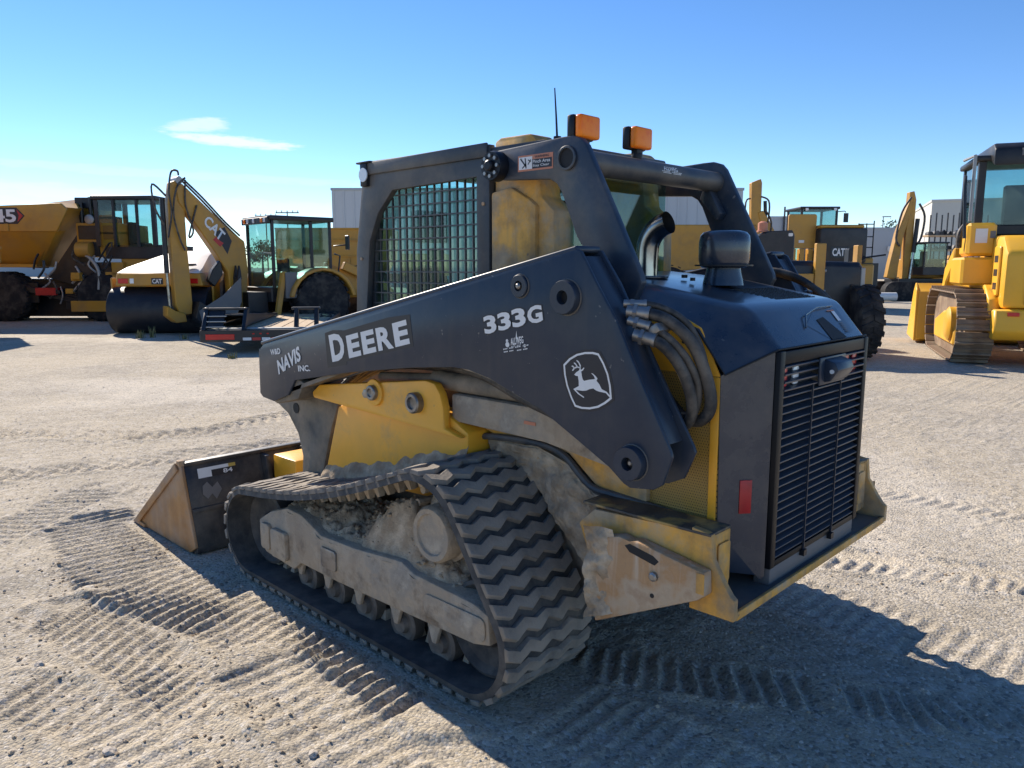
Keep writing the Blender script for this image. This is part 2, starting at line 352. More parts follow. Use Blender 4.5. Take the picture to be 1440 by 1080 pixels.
rough = ss(.45, .62, vnoise(X * 1.1 + 3, Y * 1.1, 77))
H += (.005 + .024 * rough) * np.maximum(fbm(X * 24, Y * 24, 3, 31), -.05)
wob = .10 * fbm(X * 2, Y * 2, 3, 51) * 2
def band(path, width, period, amp, skew=0.0, chev=0.0, seed=0, depth=.010, soft=.04):
    """the print a lugged belt or tyre left along a path"""
    global H
    P = [np.array(p, float) for p in path]; best = np.full(X.shape, 1e9); S = np.zeros(X.shape); D = np.zeros(X.shape); acc = 0
    for a, b in zip(P[:-1], P[1:]):
        d = b - a; L = np.hypot(*d); d /= L; t = np.clip((X - a[0]) * d[0] + (Y - a[1]) * d[1], 0, L)
        ex = X - a[0] - t * d[0]; ey = Y - a[1] - t * d[1]; q = ex * ex + ey * ey; m = q < best
        best[m] = q[m]; S[m] = (acc + t)[m]; D[m] = (ex * -d[1] + ey * d[0])[m]; acc += L
    dist = np.sqrt(best) + .05 * fbm(X * 5, Y * 5, 2, 90 + seed)
    m = (1 - ss(width / 2 - soft, width / 2 + soft * .4, dist)) * near
    m = m * (.45 + .55 * ss(.25, .5, vnoise(X * 2.1, Y * 2.1, 300 + seed)))
    ph = (S + skew * D + chev * np.abs(D) + .035 * fbm(X * 6, Y * 6, 3, 200 + seed)) / period
    w = .5 + .5 * np.cos(2 * np.pi * ph); w = w ** 1.4
    H = H * (1 - .75 * m) + m * (amp * w - depth + .010 * fbm(X * 20, Y * 20, 3, 400 + seed))
    edge = np.exp(-((dist - width / 2 - .02) / .03) ** 2) * near
    H += edge * .012 * ss(.4, .6, vnoise(X * 4, Y * 4, 500 + seed))
band([(4.3, 1.25), (3.6, 1.34), (3.0, 1.43), (2.55, 1.32), (2.1, 1.2), (1.6, 1.08), (1.0, 1.05)], .55, .076, .034, .05, seed=1)
band([(2.85, 1.82), (2.5, 1.76), (2.0, 1.70), (1.5, 1.74)], .34, .078, .022, .5, seed=2)
band([(2.2, 2.15), (1.75, 1.96), (1.2, 1.95)], .30, .080, .020, .1, seed=7)
band([(1.75, 1.40), (1.05, 1.44), (.4, 1.5), (-.5, 1.55)], .36, .085, .022, .1, seed=12)
band([(4.9, .95), (4.4, 1.55), (4.0, 2.2)], .4, .09, .014, .2, seed=8)
band([(.62, .77), (-.9, .72), (-2.5, .5)], .47, .080, .013, .0, seed=3)
band([(.62, -.77), (-.9, -.75), (-2.5, -.6)], .47, .080, .012, .0, seed=4)
band([(.85, .47), (.4, .25), (.0, .02)], .26, .075, .026, .1, seed=5)
band([(-.10, -.02), (-.36, -.15), (-.6, -.4)], .22, .070, .024, .1, seed=13)
band([(9.2, 1.6), (7.66, .97), (6.5, .06), (6.32, -.56), (6.55, -1.66), (6.9, -3)], .42, .15, .040, 0, .8, seed=6)
band([(7.2, 2.2), (5.85, 1.38), (5.5, .43), (5.3, -.6), (5.2, -2)], .42, .15, .030, 0, .8, seed=9)
band([(2.6, -1.45), (.6, -1.38), (-.3, -1.75), (-1.5, -1.9)], .36, .085, .020, .2, .6, seed=10)
band([(3.4, -3.0), (1.0, -3.0), (-2, -3.2)], .40, .10, .014, .2, .6, seed=11)
# the ground is pressed flat under the belts and the bucket
for (x0, x1, y0, y1) in ((.72, 2.74, .50, 1.03), (.72, 2.74, -1.03, -.50), (3.0, 3.98, -1.10, 1.10)):
    m = ss(x0 - .1, x0, X) * (1 - ss(x1, x1 + .1, X)) * ss(y0 - .06, y0, Y) * (1 - ss(y1, y1 + .05, Y))
    H = H * (1 - m) + m * (-.004)
far = ss(12, 40, np.hypot(X - CAM.x, Y - CAM.y))
H = H * (1 - far) - .0 * far
nx_, ny_ = X.shape
me = bpy.data.meshes.new('ground'); nv = nx_ * ny_
co = np.stack([X, Y, H], -1).reshape(-1, 3).astype(np.float32)
I = np.arange(nv).reshape(nx_, ny_)
F = np.stack([I[:-1, :-1], I[1:, :-1], I[1:, 1:], I[:-1, 1:]], -1).reshape(-1, 4).astype(np.int32)
me.vertices.add(nv); me.vertices.foreach_set('co', co.ravel()); me.loops.add(F.size); me.loops.foreach_set('vertex_index', F.ravel())
me.polygons.add(len(F)); me.polygons.foreach_set('loop_start', np.arange(0, F.size, 4, dtype=np.int32)); me.polygons.foreach_set('loop_total', np.full(len(F), 4, np.int32))
me.update(calc_edges=True); me.polygons.foreach_set('use_smooth', np.ones(len(F), bool))
ground = bpy.data.objects.new('ground', me); col.objects.link(ground); ground['kind'] = 'structure'; ground['label'] = 'pale compacted gravel yard with track prints'
def ground_z(x, y):
    i = np.clip(np.searchsorted(gx, x), 1, nx_ - 1); j = np.clip(np.searchsorted(gy, y), 1, ny_ - 1)
    return np.minimum(np.minimum(H[i, j], H[i - 1, j - 1]), np.minimum(H[i - 1, j], H[i, j - 1]))
gm = bpy.data.materials.new('gravel'); gm.use_nodes = True; nt = gm.node_tree; N = nt.nodes; Lk = nt.links.new; b = N['Principled BSDF']
b.inputs['Roughness'].default_value = .95; b.inputs['Specular IOR Level'].default_value = .15
t = N.new('ShaderNodeTexCoord')
def gn(scale, detail=8, r=.62, vor=False):
    n = N.new('ShaderNodeTexVoronoi' if vor else 'ShaderNodeTexNoise'); n.inputs['Scale'].default_value = scale
    if not vor: n.inputs['Detail'].default_value = detail; n.inputs['Roughness'].default_value = r
    Lk(t.outputs['Object'], n.inputs['Vector']); return n
def gr(v, a, c, lo=0., hi=1.):
    r = N.new('ShaderNodeMapRange'); Lk(v, r.inputs[0]); r.inputs[1].default_value = a; r.inputs[2].default_value = c; r.inputs[3].default_value = lo; r.inputs[4].default_value = hi; return r.outputs[0]
def gmix(f, a, c, mode='MIX'):
    x = N.new('ShaderNodeMix'); x.data_type = 'RGBA'; x.blend_type = mode
    if isinstance(f, float): x.inputs[0].default_value = f
    else: Lk(f, x.inputs[0])
    for v, i in ((a, 6), (c, 7)):
        if isinstance(v, tuple): x.inputs[i].default_value = (*v, 1)
        else: Lk(v, x.inputs[i])
    return x.outputs[2]
c = gmix(gr(gn(.35).outputs[0], .38, .62), (.50, .425, .31), (.375, .33, .26))
c = gmix(gr(gn(2.3).outputs[0], .45, .7, 0, .7), c, (.60, .515, .385))
c = gmix(gr(gn(.16, 4).outputs[0], .58, .66, 0, .6), c, (.70, .62, .50))
c = gmix(gr(gn(.55, 5).outputs[0], .55, .68, 0, .65), c, (.33, .29, .24))
c = gmix(gr(gn(1.3, 6).outputs[0], .60, .70, 0, .45), c, (.27, .225, .175))
c = gmix(gr(gn(14, 6).outputs[0], .55, .72, 0, .55), c, (.235, .205, .17))
v1 = gn(75, vor=True); v2 = gn(190, vor=True)
sp = N.new('ShaderNodeSeparateColor'); Lk(v1.outputs['Color'], sp.inputs[0])
c = gmix(gr(sp.outputs[0], .70, .95, 0, .75), c, (.60, .55, .48))
c = gmix(gr(sp.outputs[1], .74, .95, 0, .7), c, (.17, .155, .14))
sp2 = N.new('ShaderNodeSeparateColor'); Lk(v2.outputs['Color'], sp2.inputs[0])
c = gmix(gr(sp2.outputs[0], .6, 1., 0, .45), c, (.20, .18, .155))
v3 = gn(22, vor=True); sp3 = N.new('ShaderNodeSeparateColor'); Lk(v3.outputs['Color'], sp3.inputs[0])
c = gmix(gr(sp3.outputs[2], .8, 1., 0, .35), c, (.62, .57, .50))
Lk(c, b.inputs['Base Color'])
def bmp(h, s, d, prev=None):
    x = N.new('ShaderNodeBump'); x.inputs['Strength'].default_value = s; x.inputs['Distance'].default_value = d; Lk(h, x.inputs['Height'])
    if prev: Lk(prev, x.inputs['Normal'])
    return x.outputs[0]
nrm = bmp(gn(9, 9, .7).outputs[0], .42, .04); nrm = bmp(v1.outputs['Distance'], .5, -.010, nrm); nrm = bmp(gn(120, 5, .7).outputs[0], .6, .006, nrm)
Lk(nrm, b.inputs['Normal']); me.materials.append(gm)

# loose gravel: nobody could count it
def ico_variants(k, sub=1):
    outv = []
    for i in range(k):
        bm = bmesh.new(); bmesh.ops.create_icosphere(bm, subdivisions=sub, radius=1)
        for v in bm.verts: v.co *= random.uniform(.7, 1.2); v.co.z *= .65
        outv.append((np.array([v.co[:] for v in bm.verts]), [tuple(q.index for q in f.verts) for f in bm.faces])); bm.free()
    return outv
var = ico_variants(10)
NP = 6000; pv = []; pf = []; off = 0
while len(pf) < NP * 20:
    # spread over the part of the yard near the lens
    D = .9 + 11 * random.random() ** 1.9; a = YAW + random.uniform(-.72, .72)
    x = CAM.x + D * math.cos(a) * 1.02; y = CAM.y + D * math.sin(a) * 1.02
    if (.6 < x < 2.85 and .48 < abs(y) < 1.06) or (2.9 < x < 4.0 and abs(y) < 1.1): continue
    r = random.choice((.003, .003, .004, .004, .005, .007)) * (1 + .05 * D) * random.uniform(.7, 1.25)
    vv, ff = random.choice(var); th = random.random() * 6.28; cs, sn = math.cos(th), math.sin(th)
    q = vv * r * np.array([random.uniform(.8, 1.4), 1, 1]); q = np.stack([q[:, 0] * cs - q[:, 1] * sn, q[:, 0] * sn + q[:, 1] * cs, q[:, 2]], -1)
    z = float(ground_z(np.array([x]), np.array([y]))[0]); q += np.array([x, y, z + r * .25])
    pv.append(q); pf += [tuple(i + off for i in f) for f in ff]; off += len(q)
gm2 = bpy.data.meshes.new('loose_gravel'); gm2.from_pydata(np.concatenate(pv).tolist(), [], pf)
g2 = link('loose_gravel', gm2, 'stone'); g2['kind'] = 'stuff'; g2['label'] = 'small loose pebbles scattered over the yard'; g2['category'] = 'gravel'
# crumbled dirt thrown up along the prints
pv, pf, off = [], [], 0; rs = random.Random(12)
for k in range(1500):
    c0 = rs.choice([(3.2, 1.66, .25, .05), (2.5, 1.56, .3, .06), (2.0, 1.45, .3, .08), (1.55, 1.55, .25, .14), (1.2, 1.75, .25, .16), (2.7, 1.95, .4, .10), (1.75, 2.15, .3, .12), (3.3, 1.15, .35, .06), (.3, .45, .4, .12), (-.2, .1, .3, .2), (-.2, -1.6, .6, .08), (.9, -1.25, .5, .06)])
    x = c0[0] + rs.gauss(0, c0[2]); y = c0[1] + rs.gauss(0, c0[3])
    if .6 < x < 2.85 and .48 < abs(y) < 1.04: continue
    r = rs.choice((.003, .004, .004, .006, .009)) * rs.uniform(.7, 1.2); vv, ff = rs.choice(var)
    pv.append(vv * r + np.array([x, y, float(ground_z(np.array([x]), np.array([y]))[0]) + r * .3])); pf += [tuple(i + off for i in f) for f in ff]; off += len(vv)
m_ = bpy.data.meshes.new('dirt_crumbs'); m_.from_pydata(np.concatenate(pv).tolist(), [], pf); m_ = link('dirt_crumbs', m_, 'mud'); m_['kind'] = 'stuff'; m_['label'] = 'brown dirt crumbs thrown up along the track prints'; m_['category'] = 'dirt'
var2 = ico_variants(6, 2)
big = [(1.55, 2.02, .022, 'pale angular stone lying on the rough gravel'), (1.25, 1.92, .018, 'small grey stone beside the churned dirt'), (1.75, 1.62, .017, 'stone lying between two track prints'),
       (2.35, 2.02, .020, 'stone lying beyond the outer track print'), (-.33, .35, .017, 'small stone in the shade behind the rear bumper'), (2.0, 1.12, .014, 'small pale stone close beside the rubber belt'),
       (.95, 1.75, .024, 'flat pale stone pressed into the churned dirt'), (1.05, 1.55, .016, 'brown stone by the print edge next to the belt')]
for (x, y, r, lb) in big:
    vv, ff = random.choice(var2); q = vv * np.array([r * 1.3, r, r]); m2 = bpy.data.meshes.new('stone'); m2.from_pydata(q.tolist(), [], ff)
    o = link('stone', m2, 'stone', off=(x, y, float(ground_z(np.array([x]), np.array([y]))[0]) + r * .35)); tag(o, lb, 'stone', 'larger stones on the yard')

# ------------------------------------------------------------------ the compact track loader (x forward, y to its left, rear bumper at x = 0)
ROOT = Vector((1.75, 0, 0))
TL = thing('compact_track_loader', 'dark grey and yellow compact track loader with muddy rubber tracks and lowered bucket', 'track loader', ROOT)
OFF = -ROOT
def part(mb, name, m, bevel=0, seg=2, parent=None, label=None, sharp=35):
    o = mb.build(name, m, parent or TL, bevel, seg, sharp, OFF if parent is None else None)
    if label: o['label'] = label
    return o
def mir(poly): return poly
# --- belts
def track_path():
    fc, fr = Vector((2.57, .258)), .23; rc, rr = Vector((.91, .253)), .225; sc, sr = Vector((1.17, .575)), .262
    def arc(c, r, a0, a1, n): return [Vector((c.x + r * math.cos(R_(a0 + (a1 - a0) * i / n)), c.y + r * math.sin(R_(a0 + (a1 - a0) * i / n)))) for i in range(n + 1)]
    pts = arc(fc, fr, 270, 270 + 168, 28)            # under the front idler, round the nose, to the top run
    a = pts[-1]; b0 = Vector((sc.x + sr * math.cos(R_(72)), sc.y + sr * math.sin(R_(72))))
    for i in range(1, 20):
        t = i / 20; p = a.lerp(b0, t); p.y -= .055 * math.sin(math.pi * t) * (1 if t < .5 else 1) ; pts.append(p)
    pts += arc(sc, sr, 72, 146, 14); a = pts[-1]
    q = arc(rc, rr, 149, 270, 20)
    for i in range(1, 8): pts.append(a.lerp(q[0], i / 8))
    pts += q; a = pts[-1]
    for i in range(1, 24): pts.append(a.lerp(pts[0], i / 24))
    return pts
TP = track_path()
cum = [0]
for i in range(len(TP)): cum.append(cum[-1] + (TP[(i + 1) % len(TP)] - TP[i]).length)
TLEN = cum[-1]
def track_at(s):
    s %= TLEN
    import bisect
    i = min(bisect.bisect_right(cum, s) - 1, len(TP) - 1); a, b_ = TP[i], TP[(i + 1) % len(TP)]
    t = (s - cum[i]) / (cum[i + 1] - cum[i]); return a.lerp(b_, t)
def track_frame(s):
    p = track_at(s); d = (track_at(s + .02) - track_at(s - .02)).normalized(); n = Vector((d.y, -d.x)); return p, d, n   # n points outwards
NL = 64; PITCHL = TLEN / NL
yo, yi = 1.0, .53; TH = .028
mb = MB(); NB = 200; rings = []
for k in range(NB):
    p, d, n = track_frame(TLEN * k / NB); q = p - n * TH
    rings.append([(p.x, yo - .008, p.y), (p.x, yi + .008, p.y), (q.x, yi, q.y), (q.x, yo, q.y)])
rings.append(rings[0]); mb.loft(rings, True, False)
belt_me = mb.mesh('rubber_track', 0)
def lug_mesh():
    mb = MB(); w = PITCHL * .72; hgt = .019; zz = .0125; n = 8; R1 = []
    for i in range(n + 1):
        y = -.233 + .466 * i / n; z = zz * (1 if i % 2 else -1); k = 1.0 if i not in (4,) else .72
        R1.append([(-w * .5 * k + z, y, -.002), (w * .5 * k + z, y, -.002), (w * .39 * k + z, y, hgt), (-w * .39 * k + z, y, hgt)])
    mb.loft(R1)
    return mb.mesh('tread_lug', .0018, 1)
lug_var = []
for k in range(6):                                       # six worn variants, shared by all lugs
    m_ = lug_mesh(); m_.materials.append(MATS['rubber_lug'])
    for v in m_.vertices:
        if v.co.z > .004: v.co.z *= random.uniform(.72, 1.05); v.co.x += random.gauss(0, .0016)
        v.co.y += random.gauss(0, .0012)
    lug_var.append(m_)
def guide_lugs(s):
    mb = MB()
    for k in range(NL):
        p, d, n = track_frame(PITCHL * (k + .5))
        for y in (.70, .83):
            c = p - n * (TH + .018); R1 = []
            for (h, wx, wy) in ((.02, .018, .022), (-.024, .009, .013)):
                o = c + n * h; R1.append([(o.x + d.x * a * wx, s * y + bb * wy, o.y + d.y * a * wx) for a, bb in ((-1, -1), (1, -1), (1, 1), (-1, 1))])
            mb.loft(R1)
    return mb
for s, side in ((1, 'left'), (-1, 'right')):
    if s == 1: bo = link('rubber_track', belt_me, 'rubber', TL, OFF)
    else:
        m2 = belt_me.copy(); m2.transform(Matrix.Scale(-1, 4, (0, 1, 0))); m2.flip_normals(); bo = link('rubber_track', m2, 'rubber', TL, OFF)
    for k in range(NL):
        p, d, n = track_frame(PITCHL * k)
        o = bpy.data.objects.new('tread_lug', random.choice(lug_var)); col.objects.link(o); o.parent = bo
        X_ = Vector((d.x, 0, d.y)); Z_ = Vector((n.x, 0, n.y)); Y_ = Z_.cross(X_)
        M = Matrix((X_, Y_, Z_)).transposed().to_4x4(); M.translation = Vector((p.x, s * (yo + yi) / 2, p.y)); o.matrix_local = M
    part(guide_lugs(s), 'drive_lug_row', 'mud_steel', parent=bo)['kind'] = 'stuff'
    # --- undercarriage inside the belt
    mb = MB()
    beam = [(2.52, .33), (2.47, .17), (2.19, .150), (2.12, .20), (1.82, .198), (1.41, .208), (.90, .222), (.81, .245), (.82, .36), (.90, .385), (1.25, .40), (1.33, .43), (1.65, .40), (1.93, .39), (2.10, .45), (2.23, .455), (2.40, .40)]
    mb.prism(beam, s * .62, s * .95)
    fr = part(mb, 'track_frame', 'mud_steel', .012)
    for q, th_ in ((rrect(2.22, .185, 2.36, .33, .02), .975), (rrect(2.385, .20, 2.47, .335, .02), .97), (rrect(.83, .25, 1.18, .345, .03), .958)):
        mb = MB(); mb.prism(q, s * .95, s * th_); part(mb, 'wear_plate', 'mud_steel', .004, parent=fr)
    mb = MB(); mb.prism(rrect(1.80, .25, 1.92, .345, .015), s * .95, s * .962); part(mb, 'inspection_plate', 'steel', .003, parent=fr)
    for (x, r) in ((2.17, .086), (1.93, .086), (1.68, .086), (1.41, .086), (1.16, .086)):
        mb = MB(); mb.lathe((x, s * .72, .113), (0, s, 0), [(0, r * .5), (0, r), (.055, r), (.06, r * .6), (.11, r * .6), (.115, r), (.165, r), (.172, r * .85), (.165, r * .5), (.185, r * .42)], 26)
        part(mb, 'track_roller', 'roller_steel', parent=fr)
        mb = MB(); mb.prism([(x - .045, .215), (x + .045, .215), (x + .026, .165), (x + .012, .125), (x - .012, .125), (x - .026, .165)], s * .905, s * .925); part(mb, 'roller_bracket', 'mud_steel', .005, parent=fr)
    for (x, z, r) in ((2.565, .258, .195), (.915, .253, .19)):
        mb = MB(); mb.lathe((x, s * .66, z), (0, s, 0), [(0, r * .3), (0, r), (.07, r), (.075, r * .7), (.14, r * .7), (.145, r), (.215, r), (.222, r * .92), (.20, r * .80), (.195, r * .4), (.225, r * .36), (.23, r * .2)], 36)
        part(mb, 'idler_wheel', 'rubber', parent=fr)
    mb = MB()
    for k in range(18):
        a = 2 * math.pi * k / 18; mb.cyl((1.17 + .205 * math.cos(a), s * .70, .575 + .205 * math.sin(a)), (1.17 + .205 * math.cos(a), s * .83, .575 + .205 * math.sin(a)), .017, n=8)
    mb.lathe((1.17, s * .74, .575), (0, s, 0), [(0, .1), (0, .19), (.03, .19), (.04, .13), (.10, .13), (.105, .115), (.17, .115), (.185, .105), (.185, .085), (.176, .08), (.176, .03)], 30)
    part(mb, 'drive_sprocket', 'mud_steel', parent=fr)
    # mud packed on the frame and round the drive
    nxm, nym = (190, 64) if s == 1 else (50, 16)
    U, V = np.meshgrid(np.linspace(2.36, .86, nxm), np.linspace(.60, .95, nym), indexing='ij')
    base = np.interp(U, [.86, 1.0, 1.16, 1.26, 1.36, 1.52, 1.66, 1.8, 2.0, 2.15, 2.36], [.37, .40, .43, .52, .62, .56, .46, .42, .43, .465, .40])
    up = np.clip((V - .60) / .35, 0, 1); hz = base + .05 * (1 - up) + .13 * fbm(U * 7, V * 7, 3, 5) + .085 * fbm(U * 19, V * 19, 3, 15) + .05 * np.abs(fbm(U * 46, V * 46, 3, 25))
    edge_ = np.interp(U, [.86, 1.25, 1.33, 1.65, 1.93, 2.10, 2.23, 2.36], [.372, .395, .425, .395, .385, .445, .45, .41])
    f_ = np.clip((V - .845) / .09, 0, 1); f_ = f_ * f_ * (3 - 2 * f_); hz = hz * (1 - f_) + (edge_ - .012) * f_
    vv_ = np.stack([U, s * (V + .022 * fbm(U * 20, V * 20, 3, 35)), hz], -1).reshape(-1, 3); I2 = np.arange(nxm * nym).reshape(nxm, nym)
    ff_ = np.stack([I2[:-1, :-1], I2[1:, :-1], I2[1:, 1:], I2[:-1, 1:]], -1).reshape(-1, 4)
    mm = bpy.data.meshes.new('packed_mud'); mm.from_pydata(vv_.tolist(), [], ff_.tolist()); mm.polygons.foreach_set('use_smooth', [True] * len(mm.polygons)); link('packed_mud', mm, 'mud', fr)
    if s == 1:
        pv, pf, off = [], [], 0; rnd = np.random.RandomState(4)
        for k in range(240):
            i, j = rnd.randint(4, nxm - 4), rnd.randint(10, nym - 8); q, fq = var[k % len(var)]; r = rnd.choice([.005, .007, .010, .016]) * rnd.uniform(.7, 1.2)
            pv.append(q * r + vv_[i * nym + j] + np.array([0, 0, r * .2])); pf += [tuple(t_ + off for t_ in f) for f in fq]; off += len(q)
        mm = bpy.data.meshes.new('mud_crumbs'); mm.from_pydata(np.concatenate(pv).tolist(), [], pf); link('mud_crumbs', mm, 'mud', fr)['kind'] = 'stuff'
# --- main frame
mb = MB(); mb.prism([(.42, .42), (.70, .24), (2.45, .24), (2.62, .34), (2.55, .62), (2.30, .90), (1.2, .90), (.66, .80), (.45, .70)], -.50, .50)
part(mb, 'chassis', 'slate_muddy', .01)
for s in (1, -1):
    # yellow loader tower panel beside the belt, with its proud upper bracket
    mb = MB(); mb.prism([(2.34, .56), (2.20, .925), (2.0, .99), (1.36, .99), (1.24, .93), (1.24, .84), (1.5, .60)], s * .50, s * .655)
    pn = part(mb, 'tower_panel', 'yellow', .008)
    mb = MB(); mb.prism([(2.36, .955), (2.37, .985), (2.30, 1.03), (1.46, 1.138), (1.40, 1.13), (1.365, 1.09), (1.345, 1.03), (1.345, .945), (1.235, .915)], s * .656, s * .70)
    br = part(mb, 'tower_bracket', 'yellow', .010, parent=pn)
    mb = MB(); mb.ring((1.82, s * .70, 1.045), (0, s, 0), .03, .062, .012); part(mb, 'boss', 'yellow', parent=pn)
    mb = MB(); mb.lathe((1.82, s * .70, 1.045), (0, s, 0), [(0, .036), (.03, .036), (.034, .03), (.034, .02), (.026, .018)], 20)
    mb.prism([(1.83, 1.065), (1.83, 1.02), (1.89, 1.012), (1.905, 1.03), (1.89, 1.052)], s * .701, s * .718); part(mb, 'pivot_pin', 'steel', .003, parent=pn)
    mb = MB(); mb.lathe((1.515, s * .70, 1.035), (0, s, 0), [(0, .046), (.03, .046), (.036, .04), (.036, .028), (.024, .026)], 24); part(mb, 'pivot_pin', 'steel', parent=pn)
    if s == 1:
        # caked mud along the panel's foot
        bm = bmesh.new(); bmesh.ops.create_grid(bm, x_segments=110, y_segments=14, size=1)
        for v in bm.verts:
            u, w = (v.co.x + 1) / 2, (v.co.y + 1) / 2; x = 2.34 - 1.10 * u; zt = .585 + .285 * u + .11 * float(fbm(np.array([u * 8.]), np.array([2.]), 5, 5)[0])
            z = .50 + .22 * u + (zt - .50 - .22 * u) * w
            bulge = .030 * math.sin(math.pi * min(1, w * 1.0)) + .03 * (1 - w) + .035 * float(fbm(np.array([x * 16.]), np.array([z * 16.]), 4, 8)[0])
            v.co = Vector((x, .652 + max(-.004, bulge * (1 - .6 * w)), z))
        m3 = bpy.data.meshes.new('mud_crust'); bm.to_mesh(m3); bm.free(); m3.polygons.foreach_set('use_smooth', [True] * len(m3.polygons)); link('mud_crust', m3, 'mud', pn)
    # dirty lift cylinder between arm and body
    mb = MB(); mb.prism([(1.36, 1.085), (1.36, .965), (.83, .955), (.42, .90), (.42, .985), (.83, 1.085)], s * .56, s * .64); part(mb, 'cylinder_guard', 'mud_steel', .012)
    mb = MB(); mb.cyl((1.5, s * .60, 1.13), (.60, s * .60, 1.13), .042, n=18); mb.cyl((1.5, s * .60, 1.13), (1.9, s * .60, 1.10), .025, n=14); part(mb, 'lift_cylinder', 'slate_muddy')
    # body side: muddy quarter panel behind the belt and its seal
    mb = MB(); mb.prism([(1.25, .87), (.95, .90), (.78, .86), (.66, .77), (.50, .765), (.42, .70), (.44, .50), (.60, .44), (.70, .60), (.82, .74), (.98, .85)], s * .49, s * .545)
    qp = part(mb, 'quarter_panel', 'yellow_muddy', .006)
    mb = MB(); mb.tube(smooth([(1.34, s * .56, .885), (1.18, s * .56, .912), (.94, s * .56, .923), (.80, s * .56, .90), (.70, s * .56, .825), (.64, s * .56, .795), (.53, s * .55, .785), (.14, s * .535, .757)], 5), .014, 8); part(mb, 'seal_strip', 'slate_dusty', parent=qp)
    if s == 1:                                           # dried mud thrown on the quarter panel by the belt
        bm = bmesh.new(); bmesh.ops.create_grid(bm, x_segments=90, y_segments=46, size=1)
        top_ = [(1.24, .90), (.95, .905), (.80, .865), (.68, .78), (.58, .70), (.50, .60), (.47, .46)]; bot_ = [(1.20, .80), (1.02, .80), (.90, .70), (.80, .60), (.70, .50), (.62, .42), (.56, .36)]
        def lerp_(L_, t): t = max(0, min(.9999, t)) * (len(L_) - 1); i = int(t); f = t - i; return (L_[i][0] * (1 - f) + L_[i + 1][0] * f, L_[i][1] * (1 - f) + L_[i + 1][1] * f)
        for v in bm.verts:
            u, w = (v.co.x + 1) / 2, (v.co.y + 1) / 2; a_, b_ = lerp_(top_, u), lerp_(bot_, u); x = a_[0] * (1 - w) + b_[0] * w; z = a_[1] * (1 - w) + b_[1] * w
            d_ = .010 + .06 * float(fbm(np.array([x * 13.]), np.array([z * 13.]), 4, 71)[0]) + .03 * abs(float(fbm(np.array([x * 45.]), np.array([z * 45.]), 3, 75)[0])) - .012 * (1 if w < .06 or u < .03 else 0)
            v.co = Vector((x, .5452 + max(-.002, d_), z))
        m3 = bpy.data.meshes.new('mud_crust'); bm.to_mesh(m3); bm.free(); m3.polygons.foreach_set('use_smooth', [True] * len(m3.polygons)); link('mud_crust', m3, 'mud', qp)
    mb = MB(); mb.prism([(1.35, .97), (.86, .955), (.42, .90), (.42, .79), (.64, .80), (.78, .905), (.94, .93), (1.2, .92)], s * .50, s * .548); part(mb, 'body_side', 'yellow_worn', .004)
    # perforated engine side panel
    mb = MB(); mb.prism([(.62, .80), (.155, .762), (.158, 1.262), (.24, 1.405), (.285, 1.43), (.62, 1.50)], s * .522, s * .526)
    sp_ = part(mb, 'engine_side_panel', 'perforated')
    mb = MB(); mb.prism([(.158, .762), (.186, .762), (.189, 1.262), (.158, 1.262)], s * .5262, s * .532); mb.prism([(.158, 1.264), (.62, 1.27), (.62, 1.51), (.285, 1.445), (.235, 1.42)], s * .5262, s * .531)
    part(mb, 'panel_border', 'yellow', .0015, parent=sp_)
    mb = MB()
    for (x, z) in ((.30, 1.37), (.24, 1.30), (.45, 1.42), (.55, 1.30)): mb.cyl((x, s * .5305, z), (x, s * .5325, z), .006, n=10)
    part(mb, 'bolt', 'dark', parent=sp_)
    mb = MB(); mb.box((.20, s * .36, .78), (.9, s * .46, 1.24)); part(mb, 'engine_block', 'dark')
# --- engine hood: a shell with a flat deck, sloped flanks and a sloped tail
HV = []; HF = []
for sg in (1, -1):
    HV += [(.95, sg * .536, 1.50), (.51, sg * .536, 1.483), (.38, sg * .536, 1.455), (.245, sg * .536, 1.415), (.141, sg * .533, 1.274), (.036, sg * .388, 1.352), (.152, sg * .392, 1.490), (.55, sg * .412, 1.562), (.95, sg * .42, 1.60)]
HF = [(0, 1, 7, 8), (1, 2, 7), (2, 3, 6, 7), (3, 4, 5, 6)]; HF += [tuple(i + 9 for i in f) for f in HF]
HF += [(8, 7, 16, 17), (7, 6, 15, 16), (6, 5, 14, 15), (0, 8, 17, 9), (5, 4, 13, 14), (0, 9, 10, 1), (1, 10, 11, 2), (2, 11, 12, 3), (3, 12, 13, 4)]
bm = bmesh.new(); hv_ = [bm.verts.new(v) for v in HV]
for f in HF: bm.faces.new([hv_[i] for i in f])
bmesh.ops.recalc_face_normals(bm, faces=bm.faces); bm.edges.ensure_lookup_table()
crease = {(8, 7), (7, 6), (17, 16), (16, 15), (6, 15), (6, 5), (15, 14)}
ce = [e for e in bm.edges if tuple(hv_.index(v) for v in e.verts) in crease or tuple(hv_.index(v) for v in e.verts)[::-1] in crease]
bmesh.ops.bevel(bm, geom=ce, offset=.038, segments=5, profile=.5, affect='EDGES', clamp_overlap=True)
hm = bpy.data.meshes.new('engine_hood'); bm.to_mesh(hm); bm.free(); hm.polygons.foreach_set('use_smooth', [True] * len(hm.polygons)); hm.set_sharp_from_angle(angle=R_(38))
hd = link('engine_hood', hm, 'hoodpaint', TL, OFF)
mb = MB(); mb.tube([(.95, .5385, 1.499), (.51, .5385, 1.482), (.245, .5385, 1.414), (.139, .5365, 1.273), (.033, .390, 1.351), (.033, -.390, 1.351), (.139, -.5365, 1.273), (.245, -.5385, 1.414), (.51, -.5385, 1.482)], .0035, 6); part(mb, 'hood_seam', 'dark', parent=hd)
mb = MB()                                            # rows of cooling slots in the deck
